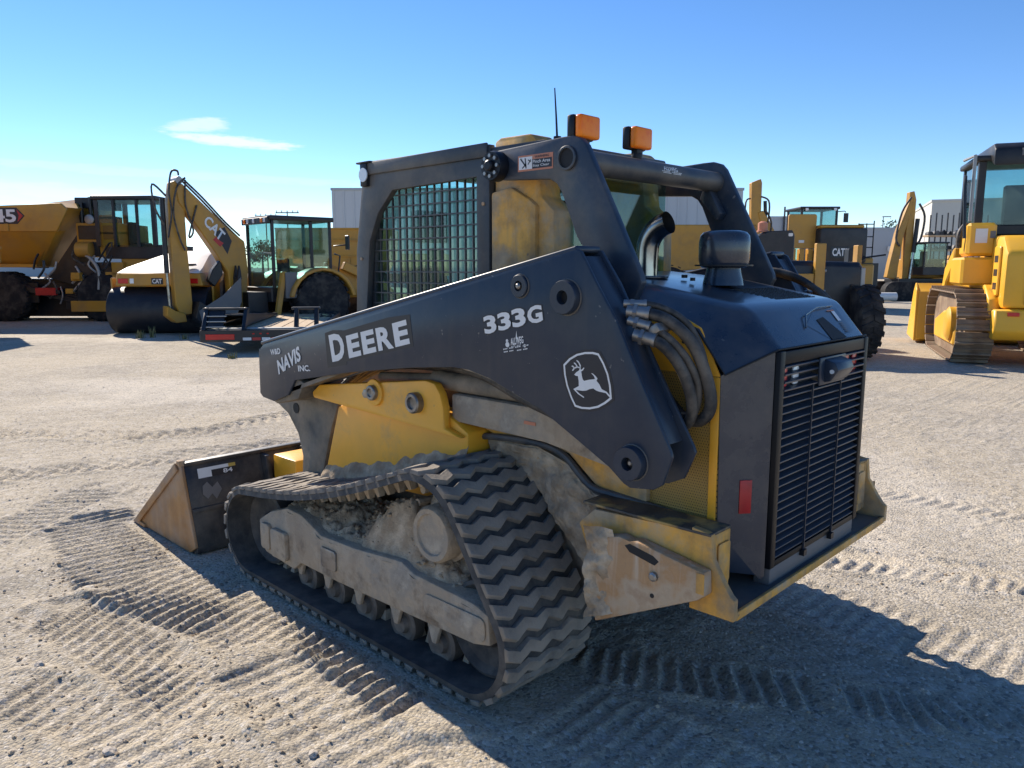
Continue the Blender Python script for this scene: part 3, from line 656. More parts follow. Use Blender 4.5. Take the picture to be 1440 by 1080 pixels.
for i in range(14):
    for j in range(16):
        x = .21 + i * .0135; y = -.30 + j * .022 + (.011 if i % 2 else 0); z = 1.490 + (x - .152) * .1809; mb.box((x, y, z - .002), (x + .007, y + .014, z + .0022))
part(mb, 'cooling_slot_field', 'dark', parent=hd)['kind'] = 'stuff'
mb = MB(); mb.box((.10, -.30, 1.428), (.105, .10, 1.434)); 
def hood_tail(y, t, lift=0.0):                         # a point on the sloped tail, t = 0 top, 1 bottom
    x = .146 + (.036 - .146) * t; z = 1.4828 + (1.352 - 1.4828) * t; return (x - .7 * lift, y, z + .72 * lift)
mb = MB(); A = [hood_tail(.06, .55, .001), hood_tail(-.06, .25, .001), hood_tail(-.30, .18, .001), hood_tail(-.30, .85, .001), hood_tail(-.05, .95, .001)]
mb.add(A, [(0, 1, 2, 3, 4)]); part(mb, 'latch_recess', 'hoodpaint', parent=hd)
mb = MB(); mb.tube([hood_tail(.085, .62, .004), hood_tail(.03, .33, .010), hood_tail(-.10, .17, .010), hood_tail(-.27, .13, .004)], .0032, 8); part(mb, 'latch_rim', 'hoodpaint', parent=hd)
mb = MB(); mb.add([hood_tail(-.06, .99, .003), hood_tail(-.05, .45, .003), hood_tail(-.12, .40, .003), hood_tail(-.20, .99, .003)], [(0, 1, 2, 3)]); part(mb, 'latch_handle', 'dark', parent=hd)
mb = MB(); mb.add([hood_tail(-.225, .28, .004), hood_tail(-.255, .28, .004), hood_tail(-.255, .55, .004), hood_tail(-.225, .55, .004)], [(0, 1, 2, 3)]); part(mb, 'warning_sticker', 'decal_white', parent=hd)
mb = MB(); mb.add([hood_tail(-.19, .24, .004), hood_tail(-.255, .24, .004), hood_tail(-.255, .275, .004), hood_tail(-.19, .275, .004)], [(0, 1, 2, 3)]); part(mb, 'warning_sticker', 'decal_orange', parent=hd)
mb = MB()
for i in range(5):
    y = -.262 - i * 0; t0 = .6 + i * .055; mb.add([hood_tail(-.225, t0, .004), hood_tail(-.255, t0, .004), hood_tail(-.255, t0 + .03, .004), hood_tail(-.225, t0 + .03, .004)], [(0, 1, 2, 3)])
part(mb, 'warning_sticker', 'grey_cover', parent=hd)
# --- rear corner panels, grille
for s in (1, -1):
    mb = MB(); mb.add([(.156, s * .532, 1.268), (.052, s * .400, 1.342), (.040, s * .392, 1.342), (.040, s * .392, .575), (.052, s * .400, .560), (.150, s * .525, .745), (.156, s * .532, .752),
                       (.21, s * .50, 1.268), (.12, s * .36, 1.342), (.12, s * .36, .575), (.21, s * .50, .745)], [(0, 1, 4, 5), (1, 2, 3, 4), (0, 7, 8, 1), (1, 8, 2), (2, 8, 9, 3), (3, 9, 4), (4, 9, 10, 5), (0, 5, 10, 7), (7, 10, 9, 8)])
    cp = part(mb, 'corner_panel', 'hoodpaint', 0)
    mb = MB(); mb.add([(.150, s * .524, .742), (.053, s * .401, .742), (.053, s * .401, .575), (.150, s * .524, .60), (.2, s * .49, .742), (.11, s * .36, .742), (.11, s * .36, .575), (.2, s * .49, .60)], [(0, 1, 2, 3), (0, 4, 5, 1), (2, 6, 7, 3), (0, 3, 7, 4), (1, 5, 6, 2), (4, 7, 6, 5)]); part(mb, 'lower_corner_panel', 'slate', .003, parent=cp)
    P0, P1 = Vector((.145, s * .5175, 0)), Vector((.052, s * .400, 0)); nn = Vector((-(P1.y - P0.y), P1.x - P0.x, 0)).normalized() * (1 if s == 1 else -1)
    if nn.x > 0: nn = -nn
    a, b2 = P0.lerp(P1, .42), P0.lerp(P1, .70); mb = MB()
    for q in (0, .004):
        pass
    mb.add([a + Vector((0, 0, .80)) + nn * .0, b2 + Vector((0, 0, .80)), b2 + Vector((0, 0, .915)), a + Vector((0, 0, .915)), a + Vector((0, 0, .80)) + nn * .005, b2 + Vector((0, 0, .80)) + nn * .005, b2 + Vector((0, 0, .915)) + nn * .005, a + Vector((0, 0, .915)) + nn * .005], [(3, 2, 1, 0), (4, 5, 6, 7), (0, 1, 5, 4), (1, 2, 6, 5), (2, 3, 7, 6), (3, 0, 4, 7)])
    part(mb, 'reflector', 'red_tape', .001, parent=cp)
mb = MB()
mb.box((.022, .352, .60), (.06, .388, 1.345)); mb.box((.022, -.388, .60), (.06, -.352, 1.345)); mb.box((.024, -.352, 1.30), (.06, .352, 1.343)); mb.box((.024, -.352, .60), (.06, .352, .622))
gr_ = part(mb, 'rear_grille', 'grille_black', .003)
mb = MB(); mb.box((.10, -.352, .60), (.13, .352, 1.33)); part(mb, 'radiator_screen', 'grille_dark', parent=gr_)
mb = MB(); mb.box((-.004, -.012, -.0035), (.030, .704 - .012, .0035), rot=(0, R_(-24), 0)); slat_me = mb.mesh('slat', .001, 1); slat_me.materials.append(MATS['slate'])
ns = 21
for i in range(ns):
    z = .637 + (1.195 - .637) * i / (ns - 1); o = link('slat', slat_me, 'black', gr_, (.028, -.34, z))
for y in (.125, -.125):
    mb = MB(); mb.box((.018, y - .0018, .60), (.024, y + .0018, 1.21)); part(mb, 'grille_rod', 'slate', parent=gr_)
for y in (.125, -.12): 
    mb = MB(); mb.box((.012, y - .012, .582), (.03, y + .012, .604)); part(mb, 'grille_tab', 'black', parent=gr_)
mb = MB(); mb.box((.03, -.37, .52), (.09, .37, .6)); part(mb, 'lower_sill', 'grey_cover', .004)
# lamp cluster panel: slotted covers with red lenses behind, hooded camera box between
for s in (1, -1):
    y0, y1 = (.085, .352) if s == 1 else (-.352, -.150)
    mb = MB(); mb.box((.045, y0, 1.205), (.06, y1, 1.30)); part(mb, 'lamp_housing', 'dark', parent=gr_)
    for i in range(4):
        z = 1.212 + i * .026; mb = MB(); mb.box((.020, y0, z), (.046, y1, z + .007), rot=(0, R_(-15), 0)); part(mb, 'lamp_slat', 'slate', .001, 1, parent=gr_)
    yc = .33 if s == 1 else -.205
    mb = MB(); mb.prism(rrect(yc - .024, 1.222, yc + .022, 1.288, .01), .034, .044, 'x'); part(mb, 'tail_lamp', 'red_lens', .003, parent=gr_)
    yc = .235 if s == 1 else -.29
    mb = MB(); mb.prism(rrect(yc - .024, 1.222, yc + .022, 1.285, .012), .036, .044, 'x'); part(mb, 'reversing_lamp', 'lamp_lens' if s == 1 else 'red_lens', .003, parent=gr_)
mb = MB(); mb.prism([(.022, 1.296), (.022, 1.208), (-.008, 1.215), (-.034, 1.255), (-.022, 1.282)], -.105, .045); mb.box((.015, -.148, 1.20), (.024, .083, 1.30)); part(mb, 'camera_hood', 'slate', .004, parent=gr_)
mb = MB(); mb.cyl((-.012, .0455, 1.25), (-.012, .048, 1.25), .008, n=14); part(mb, 'camera_screw', 'lamp_lens', parent=gr_)
# --- bumper, steps, counterweight
mb = MB(); mb.box((.010, -.655, .522), (.42, .655, .536)); bu = part(mb, 'rear_bumper', 'slate_dusty', .003)
mb = MB(); mb.box((-.003, -.655, .516), (.0095, .655, .545)); part(mb, 'bumper_edge', 'yellow_worn', .003, parent=bu)
for s in (1, -1):
    mb = MB(); mb.prism([(-.004, .52), (-.004, .590), (.010, .600), (.035, .635), (.075, .70), (.085, .785), (.155, .795), (.155, .52)], s * .655, s * .682); ep = part(mb, 'bumper_end_plate', 'yellow_worn', .004, parent=bu)
    mb = MB(); mb.box((.088, s * .545, .56), (.55, s * .645, .775)); st = part(mb, 'step_box', 'yellow_worn', .008)
    mb = MB(); mb.prism([(.087, .565), (.087, .785), (.55, .765), (.62, .70), (.56, .56), (.30, .50)], s * .645, s * .680); part(mb, 'step_side', 'yellow_worn', .006, parent=st)
    mb = MB(); mb.box((.085, s * .55, .776), (.60, s * .684, .786)); part(mb, 'step_tread', 'grease', .003, parent=st, label='step tread blackened with grease and dirt')
    mb = MB(); mb.prism(rrect(.56, .60, .635, .74, .01), .080, .0865, 'x') if s == 1 else mb.prism([(-p[0], p[1]) for p in rrect(.56, .60, .635, .74, .01)], .080, .0865, 'x'); part(mb, 'step_patch', 'yellow_worn', .003, parent=st)
    mb = MB(); mb.prism([(.075, .675), (.07, .60), (.098, .578), (.50, .375), (.515, .64), (.50, .70), (.455, .70), (.40, .715), (.36, .708), (.33, .715)], s * .684, s * .735)
    w_ = part(mb, 'counterweight', 'rust', .008)
    mb = MB(); mb.prism([(.24, .668), (.255, .652), (.355, .672), (.375, .69), (.355, .70), (.262, .682)], s * .7345, s * .737); part(mb, 'lifting_slot', 'dark', parent=w_)
    mb = MB(); mb.lathe((.255, s * .735, .615), (0, s, 0), [(0, .016), (.012, .016), (.016, .010)], 8); part(mb, 'bolt', 'steel', parent=w_)
    mb = MB(); mb.cyl((.262, s * .7345, .545), (.262, s * .7365, .545), .008, n=12); mb.cyl((.47, s * .7345, .60), (.47, s * .7365, .60), .010, n=12); part(mb, 'bolt_hole', 'dark', parent=w_)
    mb = MB(); mb.box((.072, s * .736, .605), (.10, s * .7375, .672)); part(mb, 'paint_edge', 'yellow_worn', parent=w_)
    if s == 1:
        bm = bmesh.new(); bmesh.ops.create_grid(bm, x_segments=40, y_segments=50, size=1)
        for v in bm.verts:
            u, w = (v.co.x + 1) / 2, (v.co.y + 1) / 2; x = .535 - .19 * u * (1 - .45 * w) ; z = .385 + .345 * w + .075 * u * (1 - w)
            d_ = .012 + .075 * float(fbm(np.array([x * 19.]), np.array([z * 19.]), 4, 61)[0]) - .045 * u * u
            v.co = Vector((x, .7345 + max(-.003, d_), z))
        m3 = bpy.data.meshes.new('mud_crust'); bm.to_mesh(m3); bm.free(); m3.polygons.foreach_set('use_smooth', [True] * len(m3.polygons)); link('mud_crust', m3, 'mud', w_)
# --- lift arms
ARM_OUT = [(2.700, 1.214), (2.755, 1.175), (2.762, .945), (2.735, .925), (2.62, .915), (2.47, .965), (2.397, 1.05), (1.886, 1.140), (1.452, 1.200), (1.19, 1.226), (1.10, 1.224), (.986, 1.203), (.851, 1.158), (.725, 1.119), (.56, 1.036), (.416, .962), (.356, .918), (.330, .908), (.240, .920), (.207, .941), (.175, 1.036), (.180, 1.052), (.292, 1.25), (.396, 1.444), (.479, 1.563), (.549, 1.672), (.566, 1.678)]
ARM_IN = [(2.74, 1.205), (2.75, .95), (2.62, .93), (1.886, 1.145), (1.19, 1.226), (.986, 1.203), (.725, 1.119), (.416, .965), (.33, .905), (.262, .912), (.204, .940), (.165, 1.032), (.172, 1.05), (.29, 1.25), (.475, 1.565), (.556, 1.676)]
def shrink_text(mb, m, name, parent): return part(mb, name, m, parent=parent)
for s in (1, -1):
    mb = MB(); mb.prism(ARM_OUT, s * .764, s * .78); arm = part(mb, 'lift_arm', 'slate', .004, label='dark grey left lift arm with white lettering' if s == 1 else None)
    mb = MB(); mb.prism(ARM_IN, s * .645, s * .660); part(mb, 'inner_plate', 'slate', .003, parent=arm)
    def along(t): return Vector((2.735 + (.553 - 2.735) * t, 1.212 + (1.676 - 1.212) * t))
    mb = MB(); a, b2 = along(0), along(.995); n_ = Vector((-(b2 - a).y, (b2 - a).x)).normalized(); n_ = n_ if n_.y > 0 else -n_
    mb.prism([(a.x, a.y - .006), (b2.x, b2.y - .006), (b2.x + n_.x * .018, b2.y + n_.y * .018), (a.x + n_.x * .014, a.y + n_.y * .014)], s * .645, s * .7785); part(mb, 'top_plate', 'slate', .009, 3, parent=arm)
    RW = [(.545, 1.655), (.475, 1.555), (.394, 1.436), (.294, 1.245), (.20, 1.065)]
    mb = MB(); mb.prism([(x + .010, z) for x, z in RW] + [(x + .026, z) for x, z in RW[::-1]], s * .661, s * .763); part(mb, 'rear_web', 'slate', .002, parent=arm)
    mb = MB(); mb.prism([(2.755, 1.19), (2.768, 1.18), (2.775, .945), (2.76, .935)], s * .65, s * .772); part(mb, 'nose_plate', 'slate', .004, parent=arm)
    mb = MB(); mb.prism([(2.74, .955), (2.62, .935), (1.9, 1.15), (1.2, 1.232), (1.0, 1.215), (1.02, 1.235), (1.2, 1.25), (1.9, 1.17), (2.62, .955), (2.73, .975)], s * .661, s * .763); part(mb, 'bottom_plate', 'slate_muddy', parent=arm)
    # front leg reaching down to the coupler
    mb = MB(); mb.prism([(2.78, .95), (2.95, .86), (2.80, .80), (2.70, .70), (2.66, .58), (2.68, .40), (2.72, .26), (2.60, .22), (2.50, .30), (2.45, .54), (2.36, .78), (2.28, .93), (2.35, 1.05), (2.6, 1.05)], s * .52, s * .60)
    leg = part(mb, 'arm_leg', 'slate_muddy', .012)
    mb = MB(); mb.prism([(2.77, 1.0), (2.78, .94), (2.62, .90), (2.40, .95), (2.34, 1.04), (2.5, 1.09)], s * .601, s * .763); part(mb, 'knee_plate', 'slate_muddy', .01, parent=leg)
    mb = MB(); mb.cyl((2.70, s * .601, .845), (2.70, s * .604, .845), .030, n=18); part(mb, 'leg_hole', 'dark', parent=leg)
    mb = MB(); mb.cyl((2.62, s * .46, .27), (2.62, s * .64, .27), .035, n=18); part(mb, 'coupler_pin', 'steel', .004, parent=leg)
    # bosses and pins
    for (x, z, ri, ro, h) in ((.602, 1.518, .024, .058, .030), (.82, 1.552, .019, .040, .014), (.32, .996, .022, .056, .034)):
        mb = MB(); mb.ring((x, s * .779, z), (0, s, 0), ri, ro, h, .002, 30); part(mb, 'pin_boss', 'slate', parent=arm)
        mb = MB(); mb.tube([(x + (ro + .002) * math.cos(R_(q * 15)), s * .781, z + (ro + .002) * math.sin(R_(q * 15))) for q in range(25)], .0032, 6, cap=False); part(mb, 'weld_bead', 'slate_dusty', parent=arm)
        mb = MB(); mb.cyl((x, s * .7795, z), (x, s * .783, z), ri, n=20); part(mb, 'pin_bore', 'dark', parent=arm)
        if ri < .0235: mb = MB(); mb.lathe((x, s * .782, z), (0, s, 0), [(0, .011), (.012, .011), (.017, .006)], 12); part(mb, 'grease_bolt', 'steel', parent=arm)
    if s == -1: continue
    N_ = (0, 1, 0); Y0 = .7802
    def P3(x, z): return (x, Y0, z)
    # lettering as on the machine
    u = Vector((-.611, .143)).normalized(); v_ = Vector((u.y, -u.x)); v_ = Vector((.018, .144)).normalized()
    def word(parts, m1, m2, name, grow, bold=.03):
        mb1, mb2 = MB(), MB()
        for (txt, BL, BR, TL_) in parts:
            ref = text_geo(txt, bold)[0]
            text_on(mb2, txt, P3(*BL), P3(*BR), P3(*TL_), N_, .0022, bold, ref); 
            if m1: text_on(mb1, txt, P3(*BL), P3(*BR), P3(*TL_), N_, .0012, bold + grow, ref)
        if m1: part(mb1, name + '_outline', m1, parent=arm)
        return part(mb2, name, m2, parent=arm)
    word([('D', (2.041, 1.174), (1.927, 1.198), (2.068, 1.299)), ('E', (1.902, 1.203), (1.804, 1.225), (1.924, 1.305)), ('E', (1.787, 1.229), (1.689, 1.25), (1.808, 1.329)), ('R', (1.673, 1.254), (1.562, 1.276), (1.695, 1.352)), ('E', (1.552, 1.28), (1.453, 1.302), (1.574, 1.38))], None, 'decal_white', 'lettering', .05, .042)
    mb = MB(); mb.add([(x, Y0 + .0010, z) for x, z in ((2.085, 1.143), (1.925, 1.172), (1.925, 1.187), (1.432, 1.292), (1.452, 1.424), (1.60, 1.405), (1.95, 1.327), (1.952, 1.330), (2.03, 1.326), (2.10, 1.308))], [tuple(range(10))]); part(mb, 'lettering_outline', 'decal_dark', parent=arm)
    word([('3', (1.001, 1.368), (0.936, 1.381), (1.013, 1.434)), ('3', (0.928, 1.384), (0.862, 1.398), (0.939, 1.448)), ('3', (0.855, 1.4), (0.788, 1.414), (0.867, 1.465)), ('G', (0.78, 1.416), (0.709, 1.431), (0.789, 1.477))], 'decal_dark', 'decal_white', 'model_number', .045, .040)
    word([('NAVIS', (2.548, 1.064), (2.322, 1.158), (2.562, 1.138))], None, 'decal_white', 'owner_name', 0, .035)
    word([('W&D', (2.622, 1.160), (2.520, 1.176), (2.627, 1.190))], None, 'decal_white', 'owner_name', 0)
    word([('INC.', (2.352, 1.100), (2.240, 1.112), (2.356, 1.130))], None, 'decal_white', 'owner_name', 0)
    word([('ALLWEG', (.866, 1.336), (.802, 1.349), (.869, 1.362))], None, 'decal_white', 'dealer_sticker', 0)
    mb = MB()
    for (x0, x1, z, t_) in ((.905, .852, 1.317, .0055), (.845, .777, 1.329, .0055), (.902, .852, 1.307, .0055), (.835, .782, 1.318, .0055), (.864, .815, 1.331, .004)):
        k = 7
        for i in range(k):
            if i % 4 == 3: continue
            xa = x0 + (x1 - x0) * i / k; xb = x0 + (x1 - x0) * (i + .8) / k; za = z + (x0 - xa) * .2; mb.quad((xa, Y0 + .002, za), (xb, Y0 + .002, za + .0015), (xb, Y0 + .002, za + t_), (xa, Y0 + .002, za + t_ - .0015))
    for (c, r) in (((.884, 1.338), .010), ((.886, 1.352), .006), ((.797, 1.340), .006)): mb.cyl((c[0], Y0 + .0008, c[1]), (c[0], Y0 + .002, c[1]), r, n=14)
    mb.add([(.842, Y0 + .002, 1.362), (.834, Y0 + .002, 1.362), (.838, Y0 + .002, 1.392)], [(0, 1, 2)]); part(mb, 'dealer_sticker', 'decal_white', parent=arm)
    # leaping deer badge, drawn in the plane of the arm from its own outline
    def lg(px, py):                                     # badge drawing units -> arm plane
        o = Vector((.6535, 1.3666)); du = Vector((-.002853 * .0885 * 10.4 / 10.4 * 1.0, .0)); 
        X1 = px / 966 * 85; Y1 = py / 1080 * 95
        return (.6468 - X1 * .002955 - Y1 * .00030, 1.3537 - Y1 * .002560 + X1 * .000240)
    sh = [(90, 300), (200, 205), (330, 140), (470, 112), (600, 112), (690, 135), (760, 270), (815, 430), (840, 600), (842, 790), (740, 865), (620, 930), (480, 962), (340, 962), (230, 935), (170, 800), (115, 620), (90, 450)]
    cx_, cy_ = 465, 540
    mb = MB(); mb.prism([lg(cx_ + (x - cx_) * 1.10, cy_ + (y - cy_) * 1.085) for x, y in sh], Y0 - .0005, Y0 + .0008); part(mb, 'badge_ground', 'decal_dark', parent=arm)
    mb = MB(); n = len(sh); A = [lg(*p) for p in sh]; Bq = [lg(cx_ + (x - cx_) * .925, cy_ + (y - cy_) * .93) for x, y in sh]
    mb.add([(p[0], Y0 + .0016, p[1]) for p in A + Bq], [(i, (i + 1) % n, n + (i + 1) % n, n + i) for i in range(n)]); part(mb, 'badge_rim', 'decal_white', parent=arm)
    deer = [(262, 450), (300, 415), (350, 385), (375, 375), (400, 370), (430, 340), (440, 350), (415, 385), (385, 400), (390, 470), (400, 520), (420, 540), (500, 522), (580, 512), (600, 505), (585, 465), (545, 422), (570, 428), (610, 460), (640, 500), (622, 535), (660, 580), (695, 655), (770, 690), (840, 770), (825, 790), (755, 710), (640, 690), (600, 675), (560, 648), (500, 660), (440, 685), (380, 690), (270, 680), (320, 730), (402, 782), (390, 795), (300, 740), (228, 668), (325, 620), (330, 540), (322, 470), (290, 468)]
    mb = MB(); mb.add([(q[0], Y0 + .0018, q[1]) for q in (lg(*p) for p in deer)], [tuple(range(len(deer)))])
    for st_ in ([(365, 385), (378, 320), (355, 265), (322, 235)], [(375, 345), (320, 335), (270, 355), (238, 392)], [(325, 335), (305, 295), (275, 272)], [(275, 352), (258, 330), (233, 320)]):
        for (p, q) in zip(st_[:-1], st_[1:]):
            d = Vector((q[0] - p[0], q[1] - p[1])).normalized(); nn_ = Vector((-d.y, d.x)) * 12; pts = [(p[0] + nn_.x, p[1] + nn_.y), (p[0] - nn_.x, p[1] - nn_.y), (q[0] - nn_.x * .7, q[1] - nn_.y * .7), (q[0] + nn_.x * .7, q[1] + nn_.y * .7)]
            mb.add([(k[0], Y0 + .0019, k[1]) for k in (lg(*r) for r in pts)], [(0, 1, 2, 3)])
    part(mb, 'badge_animal', 'decal_white', parent=arm)
    mb = MB(); mb.box((.87, .641, 1.015), (.93, .6435, 1.028)); part(mb, 'warning_sticker', 'decal_orange', parent=arm)
# --- rear links and cross tube
LINK = [(1.235, 2.03), (1.222, 2.062), (1.19, 2.082), (.85, 2.098), (.80, 2.098), (.762, 2.085), (.738, 2.06), (.486, 1.59), (.478, 1.565), (.522, 1.482), (.56, 1.47), (.62, 1.50), (.66, 1.58), (.775, 1.73), (.850, 1.895), (.876, 1.93), (.91, 1.949), (1.17, 1.965), (1.215, 1.985)]
for s in (1, -1):
    mb = MB(); mb.prism(LINK, s * .490, s * .525); lk_ = part(mb, 'rear_link', 'slate_link', .006)
    mb = MB(); mb.lathe((1.185, s * .525, 2.018), (0, s, 0), [(0, .060), (.03, .060), (.045, .055), (.045, .022), (.06, .022), (.065, .016)], 28); pv_ = part(mb, 'pivot_cap', 'black', parent=lk_)
    mb = MB()
    for k in range(8): a = k * math.pi / 4; mb.cyl((1.185 + .040 * math.cos(a), s * .570, 2.018 + .040 * math.sin(a)), (1.185 + .040 * math.cos(a), s * .578, 2.018 + .040 * math.sin(a)), .008, n=6)
    part(mb, 'cap_bolt', 'steel', parent=lk_)
    mb = MB(); mb.ring((.822, s * .524, 2.018), (0, s, 0), .036, .045, .012, .002, 28); part(mb, 'tube_end', 'slate_link', parent=lk_)
    mb = MB(); mb.cyl((.822, s * .5245, 2.018), (.822, s * .5275, 2.018), .036, n=28); part(mb, 'tube_bore', 'dark', parent=lk_)
    if s == 1:
        Yd = .5252
        mb = MB(); mb.box((.893, Yd - .001, 1.988), (1.075, Yd + .0012, 2.048), rot=(0, R_(0), 0)); part(mb, 'safety_sticker', 'decal_orange', parent=lk_)
        mb = MB(); mb.box((.999, Yd, 1.995), (1.069, Yd + .0020, 2.042)); part(mb, 'safety_sticker', 'decal_white', parent=lk_)
        mb = MB(); mb.box((.898, Yd, 1.995), (.999, Yd + .0019, 2.030)); part(mb, 'safety_sticker', 'decal_dark', parent=lk_)
        mb = MB(); text_on(mb, 'Pinch Area', (.994, Yd, 2.015), (.905, Yd, 2.015), (.994, Yd, 2.027), (0, 1, 0), .003, .01); text_on(mb, 'Stay Clear', (.994, Yd, 1.999), (.91, Yd, 1.999), (.994, Yd, 2.010), (0, 1, 0), .003, .01); part(mb, 'sticker_text', 'decal_white', parent=lk_)
        mb = MB(); text_on(mb, 'WARNING', (.985, Yd, 2.034), (.912, Yd, 2.034), (.985, Yd, 2.043), (0, 1, 0), .003, .01)
        for (x0, z0, x1, z1, w) in ((1.06, 2.037, 1.03, 2.005, .006), (1.035, 2.037, 1.03, 1.998, .005), (1.02, 2.03, 1.005, 2.022, .004), (1.005, 2.03, 1.02, 2.012, .004), (1.03, 2.015, 1.05, 2.0, .005)):
            d = Vector((x1 - x0, z1 - z0)).normalized(); q = Vector((-d.y, d.x)) * w * .5; mb.add([(x0 + q.x, Yd + .003, z0 + q.y), (x0 - q.x, Yd + .003, z0 - q.y), (x1 - q.x, Yd + .003, z1 - q.y), (x1 + q.x, Yd + .003, z1 + q.y)], [(0, 1, 2, 3)])
        part(mb, 'sticker_text', 'decal_dark', parent=lk_)
mb = MB(); mb.cyl((.785, .49, 2.005), (.785, -.49, 2.005), .045, n=30); ct = part(mb, 'cross_tube', 'slate_dusty')
mb = MB(); th = R_(62)
def on_tube(y, a, r=.0458): return (.785 - r * math.sin(a), y, 2.005 + r * math.cos(a))
mb2 = MB()
v, f = text_geo('ALLWEG', .02); xs = [p[0] for p in v]; x0, x1 = min(xs), max(xs)
mb2.add([on_tube(.005 - .105 * (p[0] - x0) / (x1 - x0), R_(78 - 22 * p[1] / .7)) for p in v], f)
for (ya, yb, a) in ((.02, -.04, 86), (-.055, -.13, 86), (.01, -.05, 93), (-.065, -.125, 93)):
    for i in range(6): mb2.quad(on_tube(ya + (yb - ya) * i / 6, R_(a)), on_tube(ya + (yb - ya) * (i + .75) / 6, R_(a)), on_tube(ya + (yb - ya) * (i + .75) / 6, R_(a - 4)), on_tube(ya + (yb - ya) * i / 6, R_(a - 4)))
part(mb2, 'dealer_sticker', 'decal_white', parent=ct)
for s in (1, -1):
    mb = MB(); mb.prism([(.83, 1.93), (.80, 2.0), (.72, 1.86), (.74, 1.83)], s * .43, s * .488); part(mb, 'gusset', 'slate_link', .004, parent=ct)
# beacons
for y in (.46, .115):
    mb = MB(); mb.cyl((.80, y, 2.045), (.80, y, 2.075), .022, n=14); mb.box((.785, y - .02, 2.07), (.815, y + .02, 2.095)); bst = part(mb, 'beacon_light', 'black', .002)
    mb = MB(); mb.box((.797, y - .062, 2.087), (.832, y + .062, 2.175)); part(mb, 'housing', 'black', .008, parent=bst)
    mb = MB(); mb.box((.764, y - .058, 2.089), (.7968, y + .058, 2.173)); part(mb, 'lens', 'amber', .010, 3, parent=bst)
# --- exhaust and pre-cleaner
mb = MB(); pth = smooth([(.715, .15, 1.565), (.715, .15, 1.66), (.708, .15, 1.715), (.684, .150, 1.755), (.650, .150, 1.780), (.618, .149, 1.792)], 6)
n = 28; mb.tube(pth, .045, n, cap=False); ex = part(mb, 'exhaust_stack', 'chrome', sharp=60)
mb = MB(); mb.tube(pth[8:], .0428, n, cap=False); part(mb, 'pipe_bore', 'dark', parent=ex)
mb = MB(); mb.cyl((.712, .15, 1.574), (.712, .15, 1.584), .085, n=24); part(mb, 'flange', 'hoodpaint', .002, parent=ex)
mb = MB(); prof = [(0, .080), (.02, .076), (.05, .068), (.066, .066), (.068, .084), (.074, .092), (.10, .098), (.165, .099), (.192, .094), (.205, .082), (.211, .06), (.212, .01)]
mb.lathe((.455, 0, 1.548), (0, 0, 1), prof, 32); pc = part(mb, 'intake_precleaner', 'hoodpaint')
mb = MB(); mb.lathe((.455, 0, 1.622), (0, 0, 1), [(0, .112), (.006, .112)], 32); part(mb, 'clamp_band', 'black', parent=pc)
mb = MB(); mb.cyl((.60, .05, 1.575), (.60, .05, 1.588), .012, n=10); mb.cyl((.52, .12, 1.565), (.52, .12, 1.578), .010, n=10); part(mb, 'hood_bolt', 'black', parent=hd)
